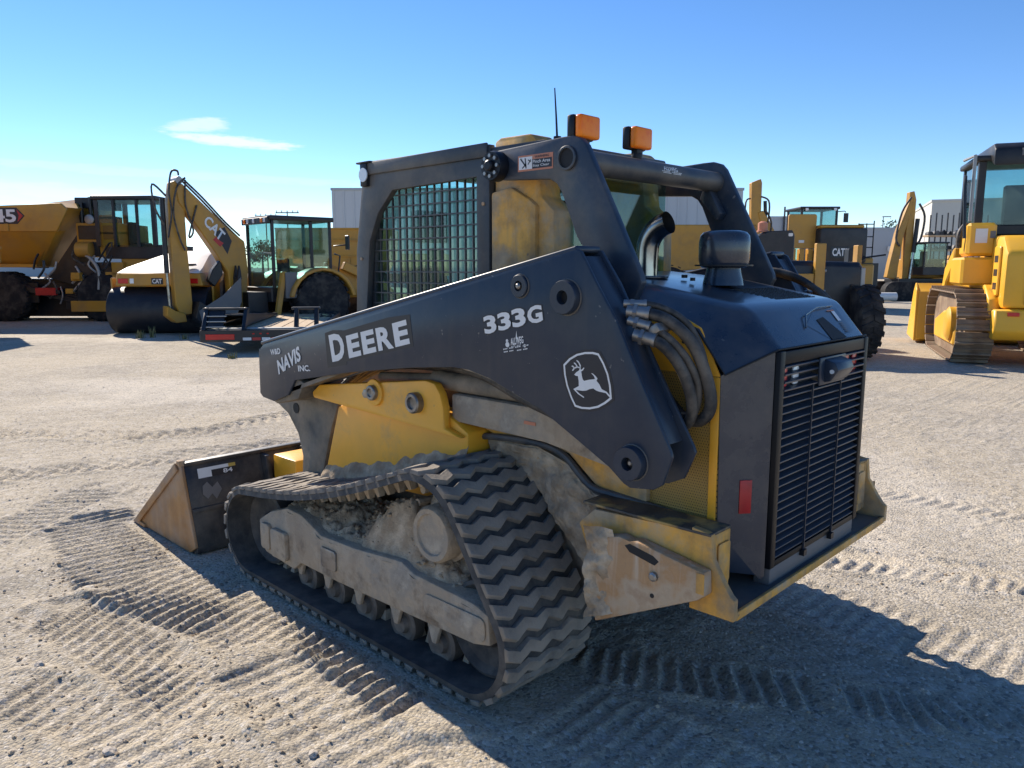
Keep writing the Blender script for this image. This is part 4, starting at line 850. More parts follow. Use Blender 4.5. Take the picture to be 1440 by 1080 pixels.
# --- cab
cab_y = .455
mb = MB(); mb.box((1.02, -.44, 2.085), (2.20, .44, 2.118)); cab = part(mb, 'cab', 'slate_dusty', .01)
SIDE = [(2.225, 2.05), (2.20, 2.13), (1.305, 2.125), (1.305, 1.35), (2.31, 1.30)]
for s in (1, -1):
    holes = [(1.39, 1.38), (1.39, 2.0), (1.98, 1.985), (2.10, 1.88), (2.175, 1.745), (2.22, 1.36)]
    outer = [(1.315, 1.30), (1.31, 2.128), (2.19, 2.136), (2.225, 2.04), (2.29, 1.70), (2.31, 1.30)]
    outer6 = outer
    mb = MB(); nH = 6; y0, y1 = s * (cab_y - .035), s * cab_y
    vs_ = [(p[0], y, p[1]) for y in (y0, y1) for p in outer6] + [(p[0], y, p[1]) for y in (y0, y1) for p in holes]
    fs_ = []
    for i in range(6):
        j = (i + 1) % 6; fs_ += [(6 + i, 6 + j, 18 + j, 18 + i), (j, i, 12 + i, 12 + j), (i, j, 6 + j, 6 + i), (12 + j, 12 + i, 18 + i, 18 + j)]
    mb.add(vs_, fs_); part(mb, 'side_frame', 'slate_dusty', .004, parent=cab)
    mb = MB(); mb.box((1.315, s * (cab_y - .002), 2.072), (2.175, s * (cab_y + .012), 2.132), rot=(0, R_(.4), 0)); part(mb, 'roof_rail', 'slate_dusty', .006, parent=cab)
    mb = MB()                                            # safety mesh behind the frame
    def inside(x, z):
        if not (1.38 < x < 2.24 and 1.36 < z < 2.01): return False
        return z < 2.0 - max(0, (x - 1.98)) * .85 and z < 1.88 - max(0, (x - 2.10)) * 1.8 + (0.3 if x < 2.10 else 0)
    for i in range(17):
        x = 1.405 + i * .0525; zt = min(2.0, 2.0 - max(0, x - 1.98) * .85); zt = zt if x < 2.10 else 1.88 - (x - 2.10) * 1.7
        mb.box((x - .0032, s * (cab_y - .050), 1.36), (x + .0032, s * (cab_y - .040), zt))
    for i in range(12):
        z = 1.385 + i * .0525; xe = 2.23 if z < 1.74 else (2.175 - (z - 1.745) * .55 if z < 1.88 else 2.10 - (z - 1.88) * 1.1); mb.box((1.385, s * (cab_y - .043), z - .0032), (xe, s * (cab_y - .036), z + .0032))
    part(mb, 'window_guard', 'slate_dusty', parent=cab)
    mb = MB(); mb.prism([(1.36, 1.33), (1.36, 2.03), (1.99, 2.02), (2.13, 1.90), (2.21, 1.74), (2.26, 1.33)], s * (cab_y - .066), s * (cab_y - .060)); part(mb, 'side_window', 'glass', parent=cab)
    # yellow rear quarter of the cab
    mb = MB(); mb.prism([(1.305, 1.30), (1.305, 1.930), (1.19, 1.945), (1.085, 1.89), (1.05, 1.865), (1.05, 1.30)], s * .34, s * .452); part(mb, 'rear_quarter', 'yellow_worn', .012, parent=cab)
    mb = MB(); mb.prism([(1.302, 1.30), (1.302, 2.138), (1.27, 2.152), (1.10, 2.150), (1.07, 2.128), (1.04, 1.90), (.97, 1.84), (.96, 1.30)], s * .30, s * .430); part(mb, 'rear_pillar', 'yellow_worn', .010, parent=cab)
    mb = MB(); mb.prism([(2.20, 2.05), (2.14, 2.05), (2.22, 1.30), (2.30, 1.30)], s * .37, s * .415); part(mb, 'front_pillar', 'slate_dusty', .01, parent=cab)
mb = MB(); mb.box((.955, -.32, 1.30), (.965, .32, 1.42)); mb.box((.955, -.32, 2.02), (.965, .32, 2.09)); part(mb, 'rear_wall', 'yellow', .003, parent=cab)
mb = MB(); mb.box((.948, -.33, 1.42), (.953, .33, 2.02)); part(mb, 'rear_window', 'glass', parent=cab)
mb = MB(); mb.add([(2.19, -.39, 2.06), (2.19, .39, 2.06), (2.275, .39, 1.32), (2.275, -.39, 1.32)], [(0, 1, 2, 3)]); part(mb, 'front_window', 'glass', parent=cab)
mb = MB(); mb.box((.90, -.46, .88), (2.33, .46, 1.32)); part(mb, 'cab_floor', 'slate_muddy', .01, parent=cab)
mb = MB(); mb.box((1.30, -.25, 1.34), (1.72, .25, 1.44)); mb.box((1.22, -.24, 1.40), (1.34, .24, 1.92), rot=(0, R_(-6), 0)); part(mb, 'operator_seat', 'seat', .04, 3, parent=cab)
for s in (1, -1):
    mb = MB(); mb.box((1.5, s * .30, 1.40), (1.85, s * .36, 1.50)); mb.cyl((1.80, s * .33, 1.5), (1.82, s * .33, 1.66), .016, n=10); mb.box((1.795, s * .33 - .025, 1.65), (1.845, s * .33 + .025, 1.71)); part(mb, 'joystick_console', 'black', .01, parent=cab)
mb = MB(); mb.box((1.98, .10, 1.74), (2.04, .30, 1.90)); part(mb, 'display_screen', 'black', .01, parent=cab)
mb = MB(); mb.cyl((1.05, .32, 2.11), (1.05, .32, 2.145), .016, n=10); mb.tube([(1.05, .32, 2.12), (1.055, .322, 2.22), (1.062, .325, 2.335)], [.005, .004, .0025], 6); part(mb, 'antenna', 'black', parent=cab)
for s in (1, -1):
    mb = MB(); mb.box((2.16, s * .40, 2.015), (2.215, s * .475, 2.125)); mb.box((2.13, s * .398, 2.125), (2.245, s * .478, 2.135)); wl = part(mb, 'work_light', 'black', .008, parent=cab)
    mb = MB(); mb.cyl((2.215, s * .437, 2.07), (2.222, s * .437, 2.07), .034, n=20); mb.cyl((2.185, s * .474, 2.07), (2.185, s * .479, 2.07), .034, n=20); part(mb, 'work_light_lens', 'lamp_lens', parent=cab)
# grab bolts on cab frame
for (x, z) in ((1.345, 1.885), (2.245, 1.66)): mb = MB(); mb.cyl((x, .455, z), (x, .461, z), .008, n=8); part(mb, 'frame_bolt', 'rust', parent=cab)
# --- hydraulic hoses
def hose(pts, r, fit=None, name='hydraulic_hose', m='hose'):
    mb = MB(); P = smooth(pts, 7); mb.tube(P, r, 12); o = part(mb, name, m)
    if fit:
        mb = MB(); a, b2 = Vector(P[0]), Vector(P[4]); d = (b2 - a).normalized(); mb.cyl(a - d * .01, a + d * .055, r * 1.15, n=12); mb.cyl(a + d * .012, a + d * .024, r * 1.5, n=6); mb.cyl(a + d * .055, a + d * .065, r * 1.28, n=12); part(mb, 'hose_fitting', 'steel', parent=o)
    return o
for s in (1, -1):
    yb = s * .70
    hose([(.40, s * .70, 1.475), (.30, s * .655, 1.455), (.22, s * .615, 1.38), (.175, s * .585, 1.26), (.165, s * .575, 1.17), (.20, s * .575, 1.12), (.27, s * .565, 1.12), (.34, s * .55, 1.17)], .020, True)
    hose([(.385, s * .715, 1.445), (.30, s * .68, 1.415), (.23, s * .635, 1.335), (.20, s * .60, 1.24), (.215, s * .59, 1.15), (.27, s * .585, 1.13), (.36, s * .56, 1.13)], .014, True)
    hose([(.415, s * .70, 1.50), (.33, s * .645, 1.492), (.25, s * .60, 1.44), (.205, s * .57, 1.34), (.20, s * .56, 1.25), (.25, s * .553, 1.20)], .012, True)
    hose([(.36, s * .715, 1.40), (.285, s * .69, 1.375), (.235, s * .65, 1.30), (.21, s * .62, 1.20), (.225, s * .60, 1.12), (.30, s * .585, 1.08), (.38, s * .56, 1.1)], .019, True)
    mb = MB(); mb.box((.285, s * .66 - .03, 1.405), (.325, s * .66 + .045, 1.435), rot=(0, R_(35), 0)); part(mb, 'hose_clamp', 'steel', .004)
    for k in range(4):
        y = s * (.585 + .016 * k); hose([(2.2, y, 1.02), (1.9, y, 1.14 + .012 * k), (1.55, y, 1.175 + .008 * k), (1.2, y, 1.165 + .006 * k), (.95, y, 1.11), (.75, y, 1.06), (.6, y, 1.01)], .015 + .002 * (k % 2))
for k in range(2): hose([(.66, -.56 - .045 * k, 1.60), (.52, -.59 - .03 * k, 1.60 - .012 * k), (.40, -.61 - .03 * k, 1.56 - .015 * k), (.30, -.62 - .03 * k, 1.48), (.24, -.62 - .03 * k, 1.38), (.23, -.60 - .03 * k, 1.25)], .015, True)
# --- bucket, flat on the ground
BS = [(3.94, .004), (3.96, .02), (3.27, .512), (3.215, .516), (3.085, .05), (3.16, .006)]
mb = MB(); mb.prism([(3.94, .006), (3.10, .006), (3.09, .05), (3.205, .50), (3.225, .50), (3.125, .06), (3.16, .024), (3.94, .018)], -1.03, 1.03)
bk = part(mb, 'bucket', 'bucket_black', .004)
for s in (1, -1):
    mb = MB(); mb.prism(BS, s * 1.030, s * 1.048); sp2_ = part(mb, 'side_plate', 'bucket_steel', .004, parent=bk)
    mb = MB(); mb.prism([(3.96, .02), (3.27, .512), (3.24, .475), (3.89, .015)], s * 1.0485, s * 1.062); part(mb, 'side_cutter', 'bucket_steel', .004, parent=bk)
    mb = MB(); mb.prism([(3.215, .53), (3.24, .535), (3.25, .51), (3.21, .50)], s * 1.02, s * 1.06); part(mb, 'corner_lug', 'rust', .003, parent=bk)
mb = MB(); mb.prism([(4.0, .004), (3.80, .003), (3.80, .024), (3.94, .030)], -1.06, 1.06); part(mb, 'cutting_edge', 'bucket_steel', .003, parent=bk)
mb = MB(); mb.box((3.19, -1.03, .50), (3.24, 1.03, .522)); part(mb, 'top_lip', 'bucket_black', .005, parent=bk)
mb = MB(); mb.prism([(3.125, .235), (3.15, .24), (3.152, .262), (3.13, .262)], .32, 1.03); part(mb, 'back_rib', 'bucket_black', .003, parent=bk)
for s in (1, -1):
    for (q, y0_, y1_) in (([(2.80, .08), (2.86, .50), (3.16, .51), (3.20, .49), (3.09, .08)], .30, .32), ([(3.03, .06), (3.14, .49), (3.20, .50), (3.09, .06)], .54, .57)):
        mb = MB(); mb.prism(q, s * y0_, s * y1_); part(mb, 'coupler_ear', 'bucket_black', .004, parent=bk)
    mb = MB(); mb.box((2.86, s * .33, .30), (3.12, s * .53, .50)); part(mb, 'coupler', 'yellow', .012, parent=bk)
def bkp(y, z, l=.003):                                   # a point on the bucket's back
    x = 3.088 + (z - .05) * (3.203 - 3.088) / .45; return (x - l, y, z)
mb = MB(); mb.add([bkp(.965, .42), bkp(.735, .42), bkp(.735, .475), bkp(.965, .475)], [(0, 1, 2, 3)]); part(mb, 'size_sticker', 'decal_dark', parent=bk)
mb = MB(); mb.add([bkp(.965, .42, .004), bkp(.885, .42, .004), bkp(.885, .475, .004), bkp(.965, .475, .004)], [(0, 1, 2, 3)]); mb.add([bkp(.885, .456, .004), bkp(.78, .456, .004), bkp(.78, .475, .004), bkp(.885, .475, .004)], [(0, 1, 2, 3)]); text_on(mb, '84', bkp(.815, .427), bkp(.76, .427), bkp(.815, .450), (-1, 0, 0), .002, .02); part(mb, 'size_sticker', 'decal_white', parent=bk)
mb = MB(); mb.add([bkp(.78, .456, .004), bkp(.737, .456, .004), bkp(.737, .475, .004), bkp(.78, .475, .004)], [(0, 1, 2, 3)]); part(mb, 'size_sticker', 'decal_yellow', parent=bk)
mb = MB(); mb.add([bkp(.955, .33), bkp(.93, .30), bkp(.90, .325), bkp(.88, .29), bkp(.84, .34), bkp(.86, .385), bkp(.895, .36), bkp(.92, .395), bkp(.95, .375)], [tuple(range(9))]); part(mb, 'paint_scrape', 'grey_cover', parent=bk)

# ------------------------------------------------------------------ the rest of the yard; lat = metres to the right of the view axis, dist = metres ahead
FWD = Vector((math.cos(YAW), math.sin(YAW), 0)); RGT = Vector((math.sin(YAW), -math.cos(YAW), 0)); BR = YAW - R_(90)
def at(lat, dist): return Vector((CAM.x, CAM.y, 0)) + FWD * dist + RGT * lat
def P(mb, name, m, parent, bevel=.01, seg=1, label=None):
    o = mb.build(name, m, parent, bevel, seg)
    if label: o['label'] = label
    return o
def B(parent, name, m, a, b, bevel=.012, rot=None, piv=None): return P(MB().box(a, b, rot, piv), name, m, parent, bevel)
def wheel(parent, c, ax, r, w, rim=.55, lugs=22, rimmat='cat_yellow_shaded', name='wheel'):
    c = Vector(c); ax = Vector(ax).normalized(); mb = MB()
    mb.lathe(c - ax * w / 2, ax, [(0.02 * w, r * rim), (0, r * .8), (w * .06, r * .93), (w * .2, r * .97), (w * .8, r * .97), (w * .94, r * .93), (w, r * .8), (w * .98, r * rim)], 36)
    u, v = frame_of(ax)
    for k in range(lugs):
        for sd_ in (-1, 1):
            a = 2 * math.pi * (k + (.5 if sd_ > 0 else 0)) / lugs; a2 = a + .13
            R1 = []
            for (t, an) in ((.02, a), (.46, a2)):
                p = c + ax * (sd_ * t * w); da = .085
                R1.append([p + (u * math.cos(an - da) + v * math.sin(an - da)) * r * .95, p + (u * math.cos(an + da) + v * math.sin(an + da)) * r * .95, p + (u * math.cos(an + da * .8) + v * math.sin(an + da * .8)) * r, p + (u * math.cos(an - da * .8) + v * math.sin(an - da * .8)) * r])
            mb.loft(R1)
    ty = P(mb, name, 'tyre', parent, 0)
    mb = MB(); mb.lathe(c - ax * w * .42, ax, [(0, .02), (0, r * rim * 1.0), (w * .1, r * rim * .9), (w * .3, r * rim * .55), (w * .54, r * rim * .55), (w * .74, r * rim * .9), (w * .84, r * rim), (w * .84, .02)], 28); P(mb, 'rim', rimmat, ty, 0)
    return ty
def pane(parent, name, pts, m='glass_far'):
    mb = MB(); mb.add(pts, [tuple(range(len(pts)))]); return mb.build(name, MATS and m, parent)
def wordmark(parent, s, BL, BR_, TL_, n, m='decal_white', name='lettering'):
    mb = MB(); text_on(mb, s, BL, BR_, TL_, n, .004, .03); return P(mb, name, m, parent, 0)
def cabbox(parent, a, b, post=.07, roof=.10, m='cat_black', lean=0.0, sill=0.0, g='glass_far'):
    """glazed cab: four posts, roof and a pane in each side"""
    x0, y0, z0 = a; x1, y1, z1 = b; c = MB().box((x0 - .06, y0 - .06, z1), (x1 + .06, y1 + .06, z1 + roof)); ro = P(c, 'cab_roof', m, parent, .03, 2)
    for (x, y) in ((x0, y0), (x1, y0), (x1, y1), (x0, y1)):
        xx0, yy0 = (x if x == x0 else x - post), (y if y == y0 else y - post); P(MB().box((xx0, yy0, z0), (xx0 + post, yy0 + post, z1)), 'cab_post', m, parent, .008)
    if sill: P(MB().box((x0 + .01, y0 + .01, z0 - .02), (x1 - .01, y1 - .01, z0 + sill)), 'cab_base', m, parent, .01)
    zz = z0 + sill
    e = .02
    for pts in ([(x0 + post, y0 + e, zz), (x1 - post, y0 + e, zz), (x1 - post, y0 + e, z1), (x0 + post, y0 + e, z1)], [(x0 + post, y1 - e, zz), (x1 - post, y1 - e, zz), (x1 - post, y1 - e, z1), (x0 + post, y1 - e, z1)],
                [(x0 + e, y0 + post, zz), (x0 + e, y1 - post, zz), (x0 + e, y1 - post, z1), (x0 + e, y0 + post, z1)], [(x1 - e, y0 + post, zz), (x1 - e, y1 - post, zz), (x1 - e, y1 - post, z1), (x1 - e, y0 + post, z1)]):
        pane(parent, 'cab_window', pts, g)
    cx, cy = (x0 + x1) / 2, (y0 + y1) / 2; z = z0 + sill
    P(MB().box((cx - .25, cy - .25, z), (cx + .25, cy + .25, z + .14)).box((cx - .25, cy - .25, z + .1), (cx - .12, cy + .25, z + .75)), 'cab_seat', 'seat', parent, .03)
    return ro
# ---- articulated dump truck behind the roller (x to the right, y away)
T = thing('articulated_dump_truck', 'yellow articulated dump truck with number on its bed, parked beyond the roller', 'dump truck', at(-12.95, 22.5), BR)
mb = MB(); mb.prism([(-4.4, 3.30), (-1.85, 3.34), (.05, 3.42), (.22, 3.24), (-.12, 2.62), (-4.4, 2.62)], 0, .10); bed = P(mb, 'dump_bed', 'cat_yellow_shaded', T, .015)
mb = MB(); mb.add([(-4.4, .03, 2.66), (-.14, .03, 2.66), (-1.15, .75, 1.58), (-4.4, .75, 1.70), (-4.4, .5, 2.66), (-.14, .5, 2.66), (-1.15, 1.2, 1.58), (-4.4, 1.2, 1.70)], [(0, 1, 2, 3), (4, 7, 6, 5), (0, 4, 5, 1), (1, 5, 6, 2), (2, 6, 7, 3), (3, 7, 4, 0)]); P(mb, 'bed_belly', 'cat_yellow_shaded', bed)
B(T, 'under_shade_box', 'cat_black', (-4.4, 1.1, .12), (2.9, 2.4, 1.25))  # dark box filling the gap where deep shade lies under the truck
mb = MB(); mb.prism([(-4.4, 3.3), (-1.9, 3.42), (-.28, 3.82), (.20, 3.36), (-.12, 2.62), (-4.4, 2.62)], 2.6, 2.7); P(mb, 'bed_far_side', 'cat_yellow_shaded', bed)
mb = MB(); mb.add([(.20, .1, 3.30), (.20, 2.6, 3.36), (-.35, 2.6, 3.80), (-.45, .1, 3.42), (-1.1, .5, 1.65), (-1.1, 2.6, 1.65)], [(0, 1, 2, 3), (0, 4, 5, 1)]); P(mb, 'headboard', 'cat_yellow_shaded', bed, 0)
mb = MB(); mb.box((-4.4, .5, 1.6), (-1.1, 2.6, 1.7)); P(mb, 'bed_floor', 'cat_yellow_shaded', bed)
hexg = [(-2.6, 3.29), (-1.22, 3.29), (-1.00, 3.06), (-1.22, 2.83), (-2.6, 2.83)]
mb = MB(); mb.prism(hexg, -.004, 0); P(mb, 'number_ground', 'decal_dark', bed, 0)
mb = MB(); mb.add([(-1.22, -.006, 3.24), (-1.05, -.006, 3.06), (-1.22, -.006, 2.88), (-1.17, -.006, 3.06)], [(0, 1, 2, 3)]); P(mb, 'number_arrow', 'red_tape', bed, 0)
wordmark(bed, '745', (-2.22, -.002, 2.89), (-1.27, -.002, 2.89), (-2.22, -.002, 3.23), (0, -1, 0), name='bed_number')
for k in range(3): B(bed, 'bed_rib', 'cat_yellow_shaded', (-4.2 + k * 1.3, -.04, 2.62), (-4.08 + k * 1.3, 0, 2.84))
mb = MB(); mb.prism([(-2.6, 1.35), (-2.6, 1.15), (.25, .45), (.32, .62)], .5, .8); P(mb, 'tipping_cylinder', 'cat_black', T, .02)
B(T, 'chassis_rail', 'cat_black', (-4.2, .9, .75), (3.0, 1.9, 1.15)); B(T, 'battery_box', 'red_tape', (-1.15, .4, .78), (-.55, .8, 1.0))
B(T, 'engine_housing', 'cat_yellow_shaded', (.05, .7, 1.9), (1.30, 2.6, 2.9)); B(T, 'engine_vent', 'cat_black', (.12, .66, 2.42), (.70, .71, 2.82)); B(T, 'engine_vent', 'cat_black', (.85, .66, 2.42), (1.22, .71, 2.82)); B(T, 'engine_vent', 'cat_black', (.2, .66, 1.92), (.72, .71, 2.34))
mb = MB(); mb.prism([(-.9, 1.3), (.05, 2.55), (.05, 1.0)], .7, 1.6); P(mb, 'hitch_shroud', 'cat_black', T)
mb = MB(); mb.lathe((.12, .55, 2.12), (1, 0, 0), [(0, .1), (.02, .22), (.42, .22), (.45, .1)], 18); P(mb, 'air_tank', 'cat_yellow_shaded', T, 0)
B(T, 'fuel_tank', 'cat_yellow_shaded', (-.1, .35, .30), (1.15, .9, .62)); B(T, 'tool_locker', 'cat_black', (.05, .5, .65), (1.1, .95, 1.75)); B(T, 'tank_step', 'cat_yellow_shaded', (.0, .3, 1.25), (.25, .5, 1.45)); B(T, 'side_panel', 'cat_yellow_shaded', (1.15, .42, .45), (1.5, .9, 1.75))
mb = MB(); mb.tube(smooth([(.3, .5, 2.0), (.55, .45, 1.85), (.75, .45, 1.5), (.72, .45, .95)], 5), .05, 8); P(mb, 'air_hose', 'galv', T, 0)
for q in (([(.85, .3, 1.8), (1.2, .3, 2.30), (1.28, .3, 2.32), (1.28, .3, 2.2), (.95, .3, 1.65)]), ([(1.05, .3, 1.55), (1.28, .3, 1.95)])):
    mb = MB(); mb.tube(q, .025, 6); P(mb, 'handrail', 'cat_black', T, 0)
mb = MB(); mb.prism([(1.35, 1.95), (2.2, 2.0), (2.9, 1.95), (3.3, 1.3), (3.3, .9), (1.35, .9)], .6, 2.6); P(mb, 'front_fender', 'cat_yellow_shaded', T, .05)
B(T, 'cab_plinth', 'cat_black', (.95, .55, 1.85), (2.75, 2.5, 2.25)); cabbox(T, (.72, .5, 2.2), (2.50, 2.3, 3.55), .12, .12)
for x in (1.30, 1.98): mb = MB(); mb.tube([(x, .49, 2.2), (x, .49, 3.55)], .05, 6); P(mb, 'cab_post', 'cat_black', T, 0)
for k in range(16):
    rx, rz_ = random.uniform(-1.0, .9), random.uniform(.9, 2.3); mb = MB(); mb.tube(smooth([(rx, .5, rz_), (rx + random.uniform(-.2, .2), .46, rz_ - .25), (rx + random.uniform(-.4, .4), .5, rz_ - .5)], 4), random.uniform(.02, .045), 6); P(mb, 'hydraulic_hose', random.choice(('hose', 'galv', 'cat_black')), T, 0)
for k in range(8):
    rx, rz_ = random.uniform(-.9, 2.2), random.uniform(.5, 1.6); B(T, 'frame_bracket', random.choice(('cat_yellow_shaded', 'cat_black', 'cat_black')), (rx, .42, rz_), (rx + random.uniform(.1, .35), .54, rz_ + random.uniform(.06, .2)))
B(T, 'air_cleaner', 'cat_black', (.05, .9, 2.9), (.7, 2.2, 3.15)); B(T, 'engine_cover', 'cat_black', (-.1, 1.0, 3.35), (.66, 2.3, 3.66))
for x, zt in ((.42, 3.66), (.15, 3.5)): mb = MB(); mb.tube([(x, .9, 2.9), (x, .9, zt)], .055, 8); P(mb, 'intake_pipe', 'cat_black', T, 0)
mb = MB(); mb.lathe((.5, .7, 3.0), (0, -1, 0), [(0, .12), (.08, .14), (.1, .1)], 14); P(mb, 'work_lamp', 'galv', T, 0)
for (x, z0, z1) in ((3.05, 2.1, 2.95), (3.35, 1.8, 2.9)): mb = MB(); mb.tube([(x, .5, z0), (x, .5, z1)], .03, 6); P(mb, 'handrail', 'cat_black', T, 0)
mb = MB(); mb.tube([(2.8, .5, 3.45), (3.15, .45, 3.42), (3.15, .45, 3.2)], .025, 6); mb.box((3.05, .40, 2.95), (3.25, .46, 3.3)); P(mb, 'mirror', 'cat_black', T, 0)
for x in (-3.9, -2.15, .75): wheel(T, (x, .75, .74), (0, 1, 0), .74, .7, rim=.5)
B(T, 'side_shade_panel', 'cat_black', (-.35, .55, .35), (2.3, .7, .95)); B(T, 'rear_shade_panel', 'cat_black', (-4.3, .62, .55), (-1.2, .72, 1.15))  # dark panels standing in for the shade low on the truck
B(T, 'mud_flap', 'cat_black', (1.3, .5, .15), (1.7, .9, .95)); B(T, 'belly_guard', 'cat_black', (-.3, .7, .25), (2.6, 2.4, .75))
# ---- tandem roller seen from its end
T = thing('tandem_roller', 'yellow tandem roller with wide dark steel drum and red tail lamps', 'roller', at(-8.55, 18.5), BR)
mb = MB(); mb.lathe((-1.20, .58, .565), (1, 0, 0), [(0, .40), (0, .555), (.012, .565), (2.38, .565), (2.39, .555), (2.39, .40)], 72); P(mb, 'drum', 'drum_steel', T, 0)
for x in (-1.26, 1.2): B(T, 'drum_yoke', 'cat_yellow_shaded', (x, .45, .45), (x + .055, .95, 1.35))
mb = MB(); mb.prism([(-.98, 1.16), (-.93, 1.46), (1.07, 1.46), (1.12, 1.16)], .12, .9); tb = P(mb, 'tail_panel', 'cat_yellow_shaded', T, .02)
for (x, w, m) in ((-.90, .24, 'red_lens'), (-.62, .10, 'lamp_lens'), (.50, .10, 'lamp_lens'), (.64, .12, 'lamp_lens'), (.80, .22, 'red_lens')): B(tb, 'tail_lamp', m, (x, .105, 1.22), (x + w, .119, 1.34), .006)
B(tb, 'maker_plate', 'decal_dark', (-.10, .108, 1.20), (.18, .119, 1.35), .004); wordmark(tb, 'CAT', (-.07, .108, 1.225), (.15, .108, 1.225), (-.07, .108, 1.325), (0, -1, 0))
mb = MB(); mb.loft([[(-.90, .10, 1.465), (1.05, .10, 1.465), (1.05, .10, 1.475), (-.90, .10, 1.475)], [(-.86, .5, 1.465), (1.0, .5, 1.465), (1.0, .5, 1.60), (-.86, .5, 1.60)], [(-.45, 1.2, 1.465), (.9, 1.2, 1.465), (.9, 1.2, 1.90), (-.30, 1.2, 1.90)], [(-.35, 1.7, 1.465), (.9, 1.7, 1.465), (.85, 1.7, 2.02), (-.15, 1.7, 2.02)], [(-.3, 3.2, 1.465), (.85, 3.2, 1.465), (.8, 3.2, 2.02), (-.1, 3.2, 2.02)]]); P(mb, 'engine_hood', 'white_paint_glare', T, .03, 2)  # yellow hood coloured white to stand in for sun glare
B(T, 'main_frame', 'cat_yellow_shaded', (-.8, 1.3, .55), (.9, 3.6, 1.45)); mb = MB(); mb.lathe((-1.20, 3.9, .565), (1, 0, 0), [(0, .40), (0, .555), (.012, .565), (2.38, .565), (2.39, .555), (2.39, .40)], 48); P(mb, 'drum', 'drum_steel', T, 0)
mb = MB(); mb.lathe((.75, .35, 1.63), (0, 0, 1), [(0, .05), (.02, .16), (.06, .14)], 14); P(mb, 'filler_cap', 'cat_black', T, 0)
# ---- backhoe loader (x forward, y left)
T = thing('backhoe_loader', 'yellow backhoe loader with glazed black cab and folded boom', 'backhoe', at(-6.35, 19.6), BR + R_(42))
mb = MB(); mb.box((-.05, -.72, .75), (1.7, .72, 1.12)); P(mb, 'cab_floor', 'cat_black', T, .02); cabbox(T, (0, -.75, 1.08), (1.62, .75, 2.74), .07, .12)
B(T, 'cab_post', 'cat_black', (1.02, -.75, 1.08), (1.10, -.68, 2.74)); B(T, 'lamp_bar', 'cat_black', (-.10, -.76, 2.66), (-.04, .76, 2.82))
for (y, m) in ((-.62, 'lamp_lens'), (-.45, 'amber'), (0, 'lamp_lens'), (.35, 'lamp_lens'), (.55, 'amber')): B(T, 'roof_lamp', m, (-.13, y - .05, 2.69), (-.10, y + .05, 2.79), .01)
for y in (-.92, .92): wheel(T, (1.15, y, .74), (0, 1, 0), .74, .48)
for s in (1, -1):
    mb = MB(); pts = [(1.15 + .92 * math.cos(R_(a)), .74 + .86 * math.sin(R_(a))) for a in range(10, 171, 16)] + [(1.15 + .82 * math.cos(R_(a)), .74 + .78 * math.sin(R_(a))) for a in range(170, 9, -16)]
    mb.prism(pts, s * .68, s * 1.16); P(mb, 'rear_fender', 'cat_yellow_shaded', T, .02)
    mb = MB(); mb.prism([(-.1, .3), (.02, .3), (.25, 1.5), (.12, 1.5)], s * .85, s * 1.0); P(mb, 'stabilizer_leg', 'cat_yellow_shaded', T, .02); B(T, 'stabilizer_housing', 'grey_cover', (.18, s * .80, .85), (.48, s * 1.05, 1.48))
    mb = MB(); mb.prism([(2.0, 1.55), (2.1, 1.75), (3.2, 1.30), (4.0, .65), (3.9, .5), (3.1, 1.1)], s * .45, s * .60); P(mb, 'loader_arm', 'cat_yellow_shaded', T, .02)
    wheel(T, (3.0, s * .85, .5), (0, 1, 0), .5, .34)
B(T, 'engine_hood', 'cat_yellow_shaded', (1.65, -.42, .8), (3.3, .42, 1.62), .06); mb = MB(); mb.prism([(3.9, .1), (4.6, .08), (4.3, .6), (4.0, .9), (3.85, .6)], -1.1, 1.1); P(mb, 'loader_bucket', 'cat_yellow_shaded', T, .02)
B(T, 'swing_frame', 'cat_black', (-.55, -.5, .45), (-.05, .5, 1.0))
mark_ = set(bpy.data.objects)
mb = MB(); mb.prism([(-.45, .8), (-.55, .55), (-1.0, .7), (-1.05, 1.55), (-1.45, 2.05), (-2.05, 2.75), (-2.55, 3.25), (-2.62, 3.65), (-2.40, 3.72), (-1.75, 3.25), (-.95, 2.65), (-.42, 2.35), (-.35, 1.6)], -.16, .16); bo_ = P(mb, 'boom', 'cat_yellow_shaded', T, .03)
mb = MB(); mb.prism([(-1.05, 2.02), (-1.45, 2.55), (-1.10, 2.70), (-.88, 2.35)], -.166, -.160); P(mb, 'maker_patch', 'decal_dark', T, 0)
wordmark(T, 'CAT', (-1.80, -.168, 2.78), (-1.27, -.168, 2.34), (-1.62, -.168, 2.98), (0, -1, 0), 'decal_white', 'maker_name')
mb = MB(); mb.add([(-1.52, -.169, 2.38), (-1.28, -.169, 2.20), (-1.16, -.169, 2.30), (-1.26, -.169, 2.34), (-1.40, -.169, 2.45)], [(0, 1, 2, 3, 4)]); P(mb, 'maker_triangle', 'red_tape', T, 0)
mb = MB(); mb.prism([(-2.32, 3.45), (-2.52, 3.80), (-2.75, 3.72), (-2.86, 3.2), (-2.82, .75), (-2.70, .50), (-2.32, .52), (-2.28, .8), (-2.36, 2.6)], -.13, .13); P(mb, 'stick', 'cat_yellow_shaded', T, .02)
mb = MB(); mb.cyl((-2.98, 0, 3.35), (-2.98, 0, 1.55), .075, n=14); P(mb, 'bucket_cylinder', 'cat_black', T, 0); mb = MB(); mb.cyl((-2.98, 0, 1.56), (-2.95, 0, .60), .045, n=12); P(mb, 'cylinder_rod', 'chrome', T, 0)
mb = MB(); mb.prism([(-3.10, .75), (-3.12, .50), (-2.85, .32), (-2.5, .34), (-2.55, .56), (-2.85, .62)], -.17, .17); P(mb, 'bucket_link', 'cat_yellow_shaded', T, .02)
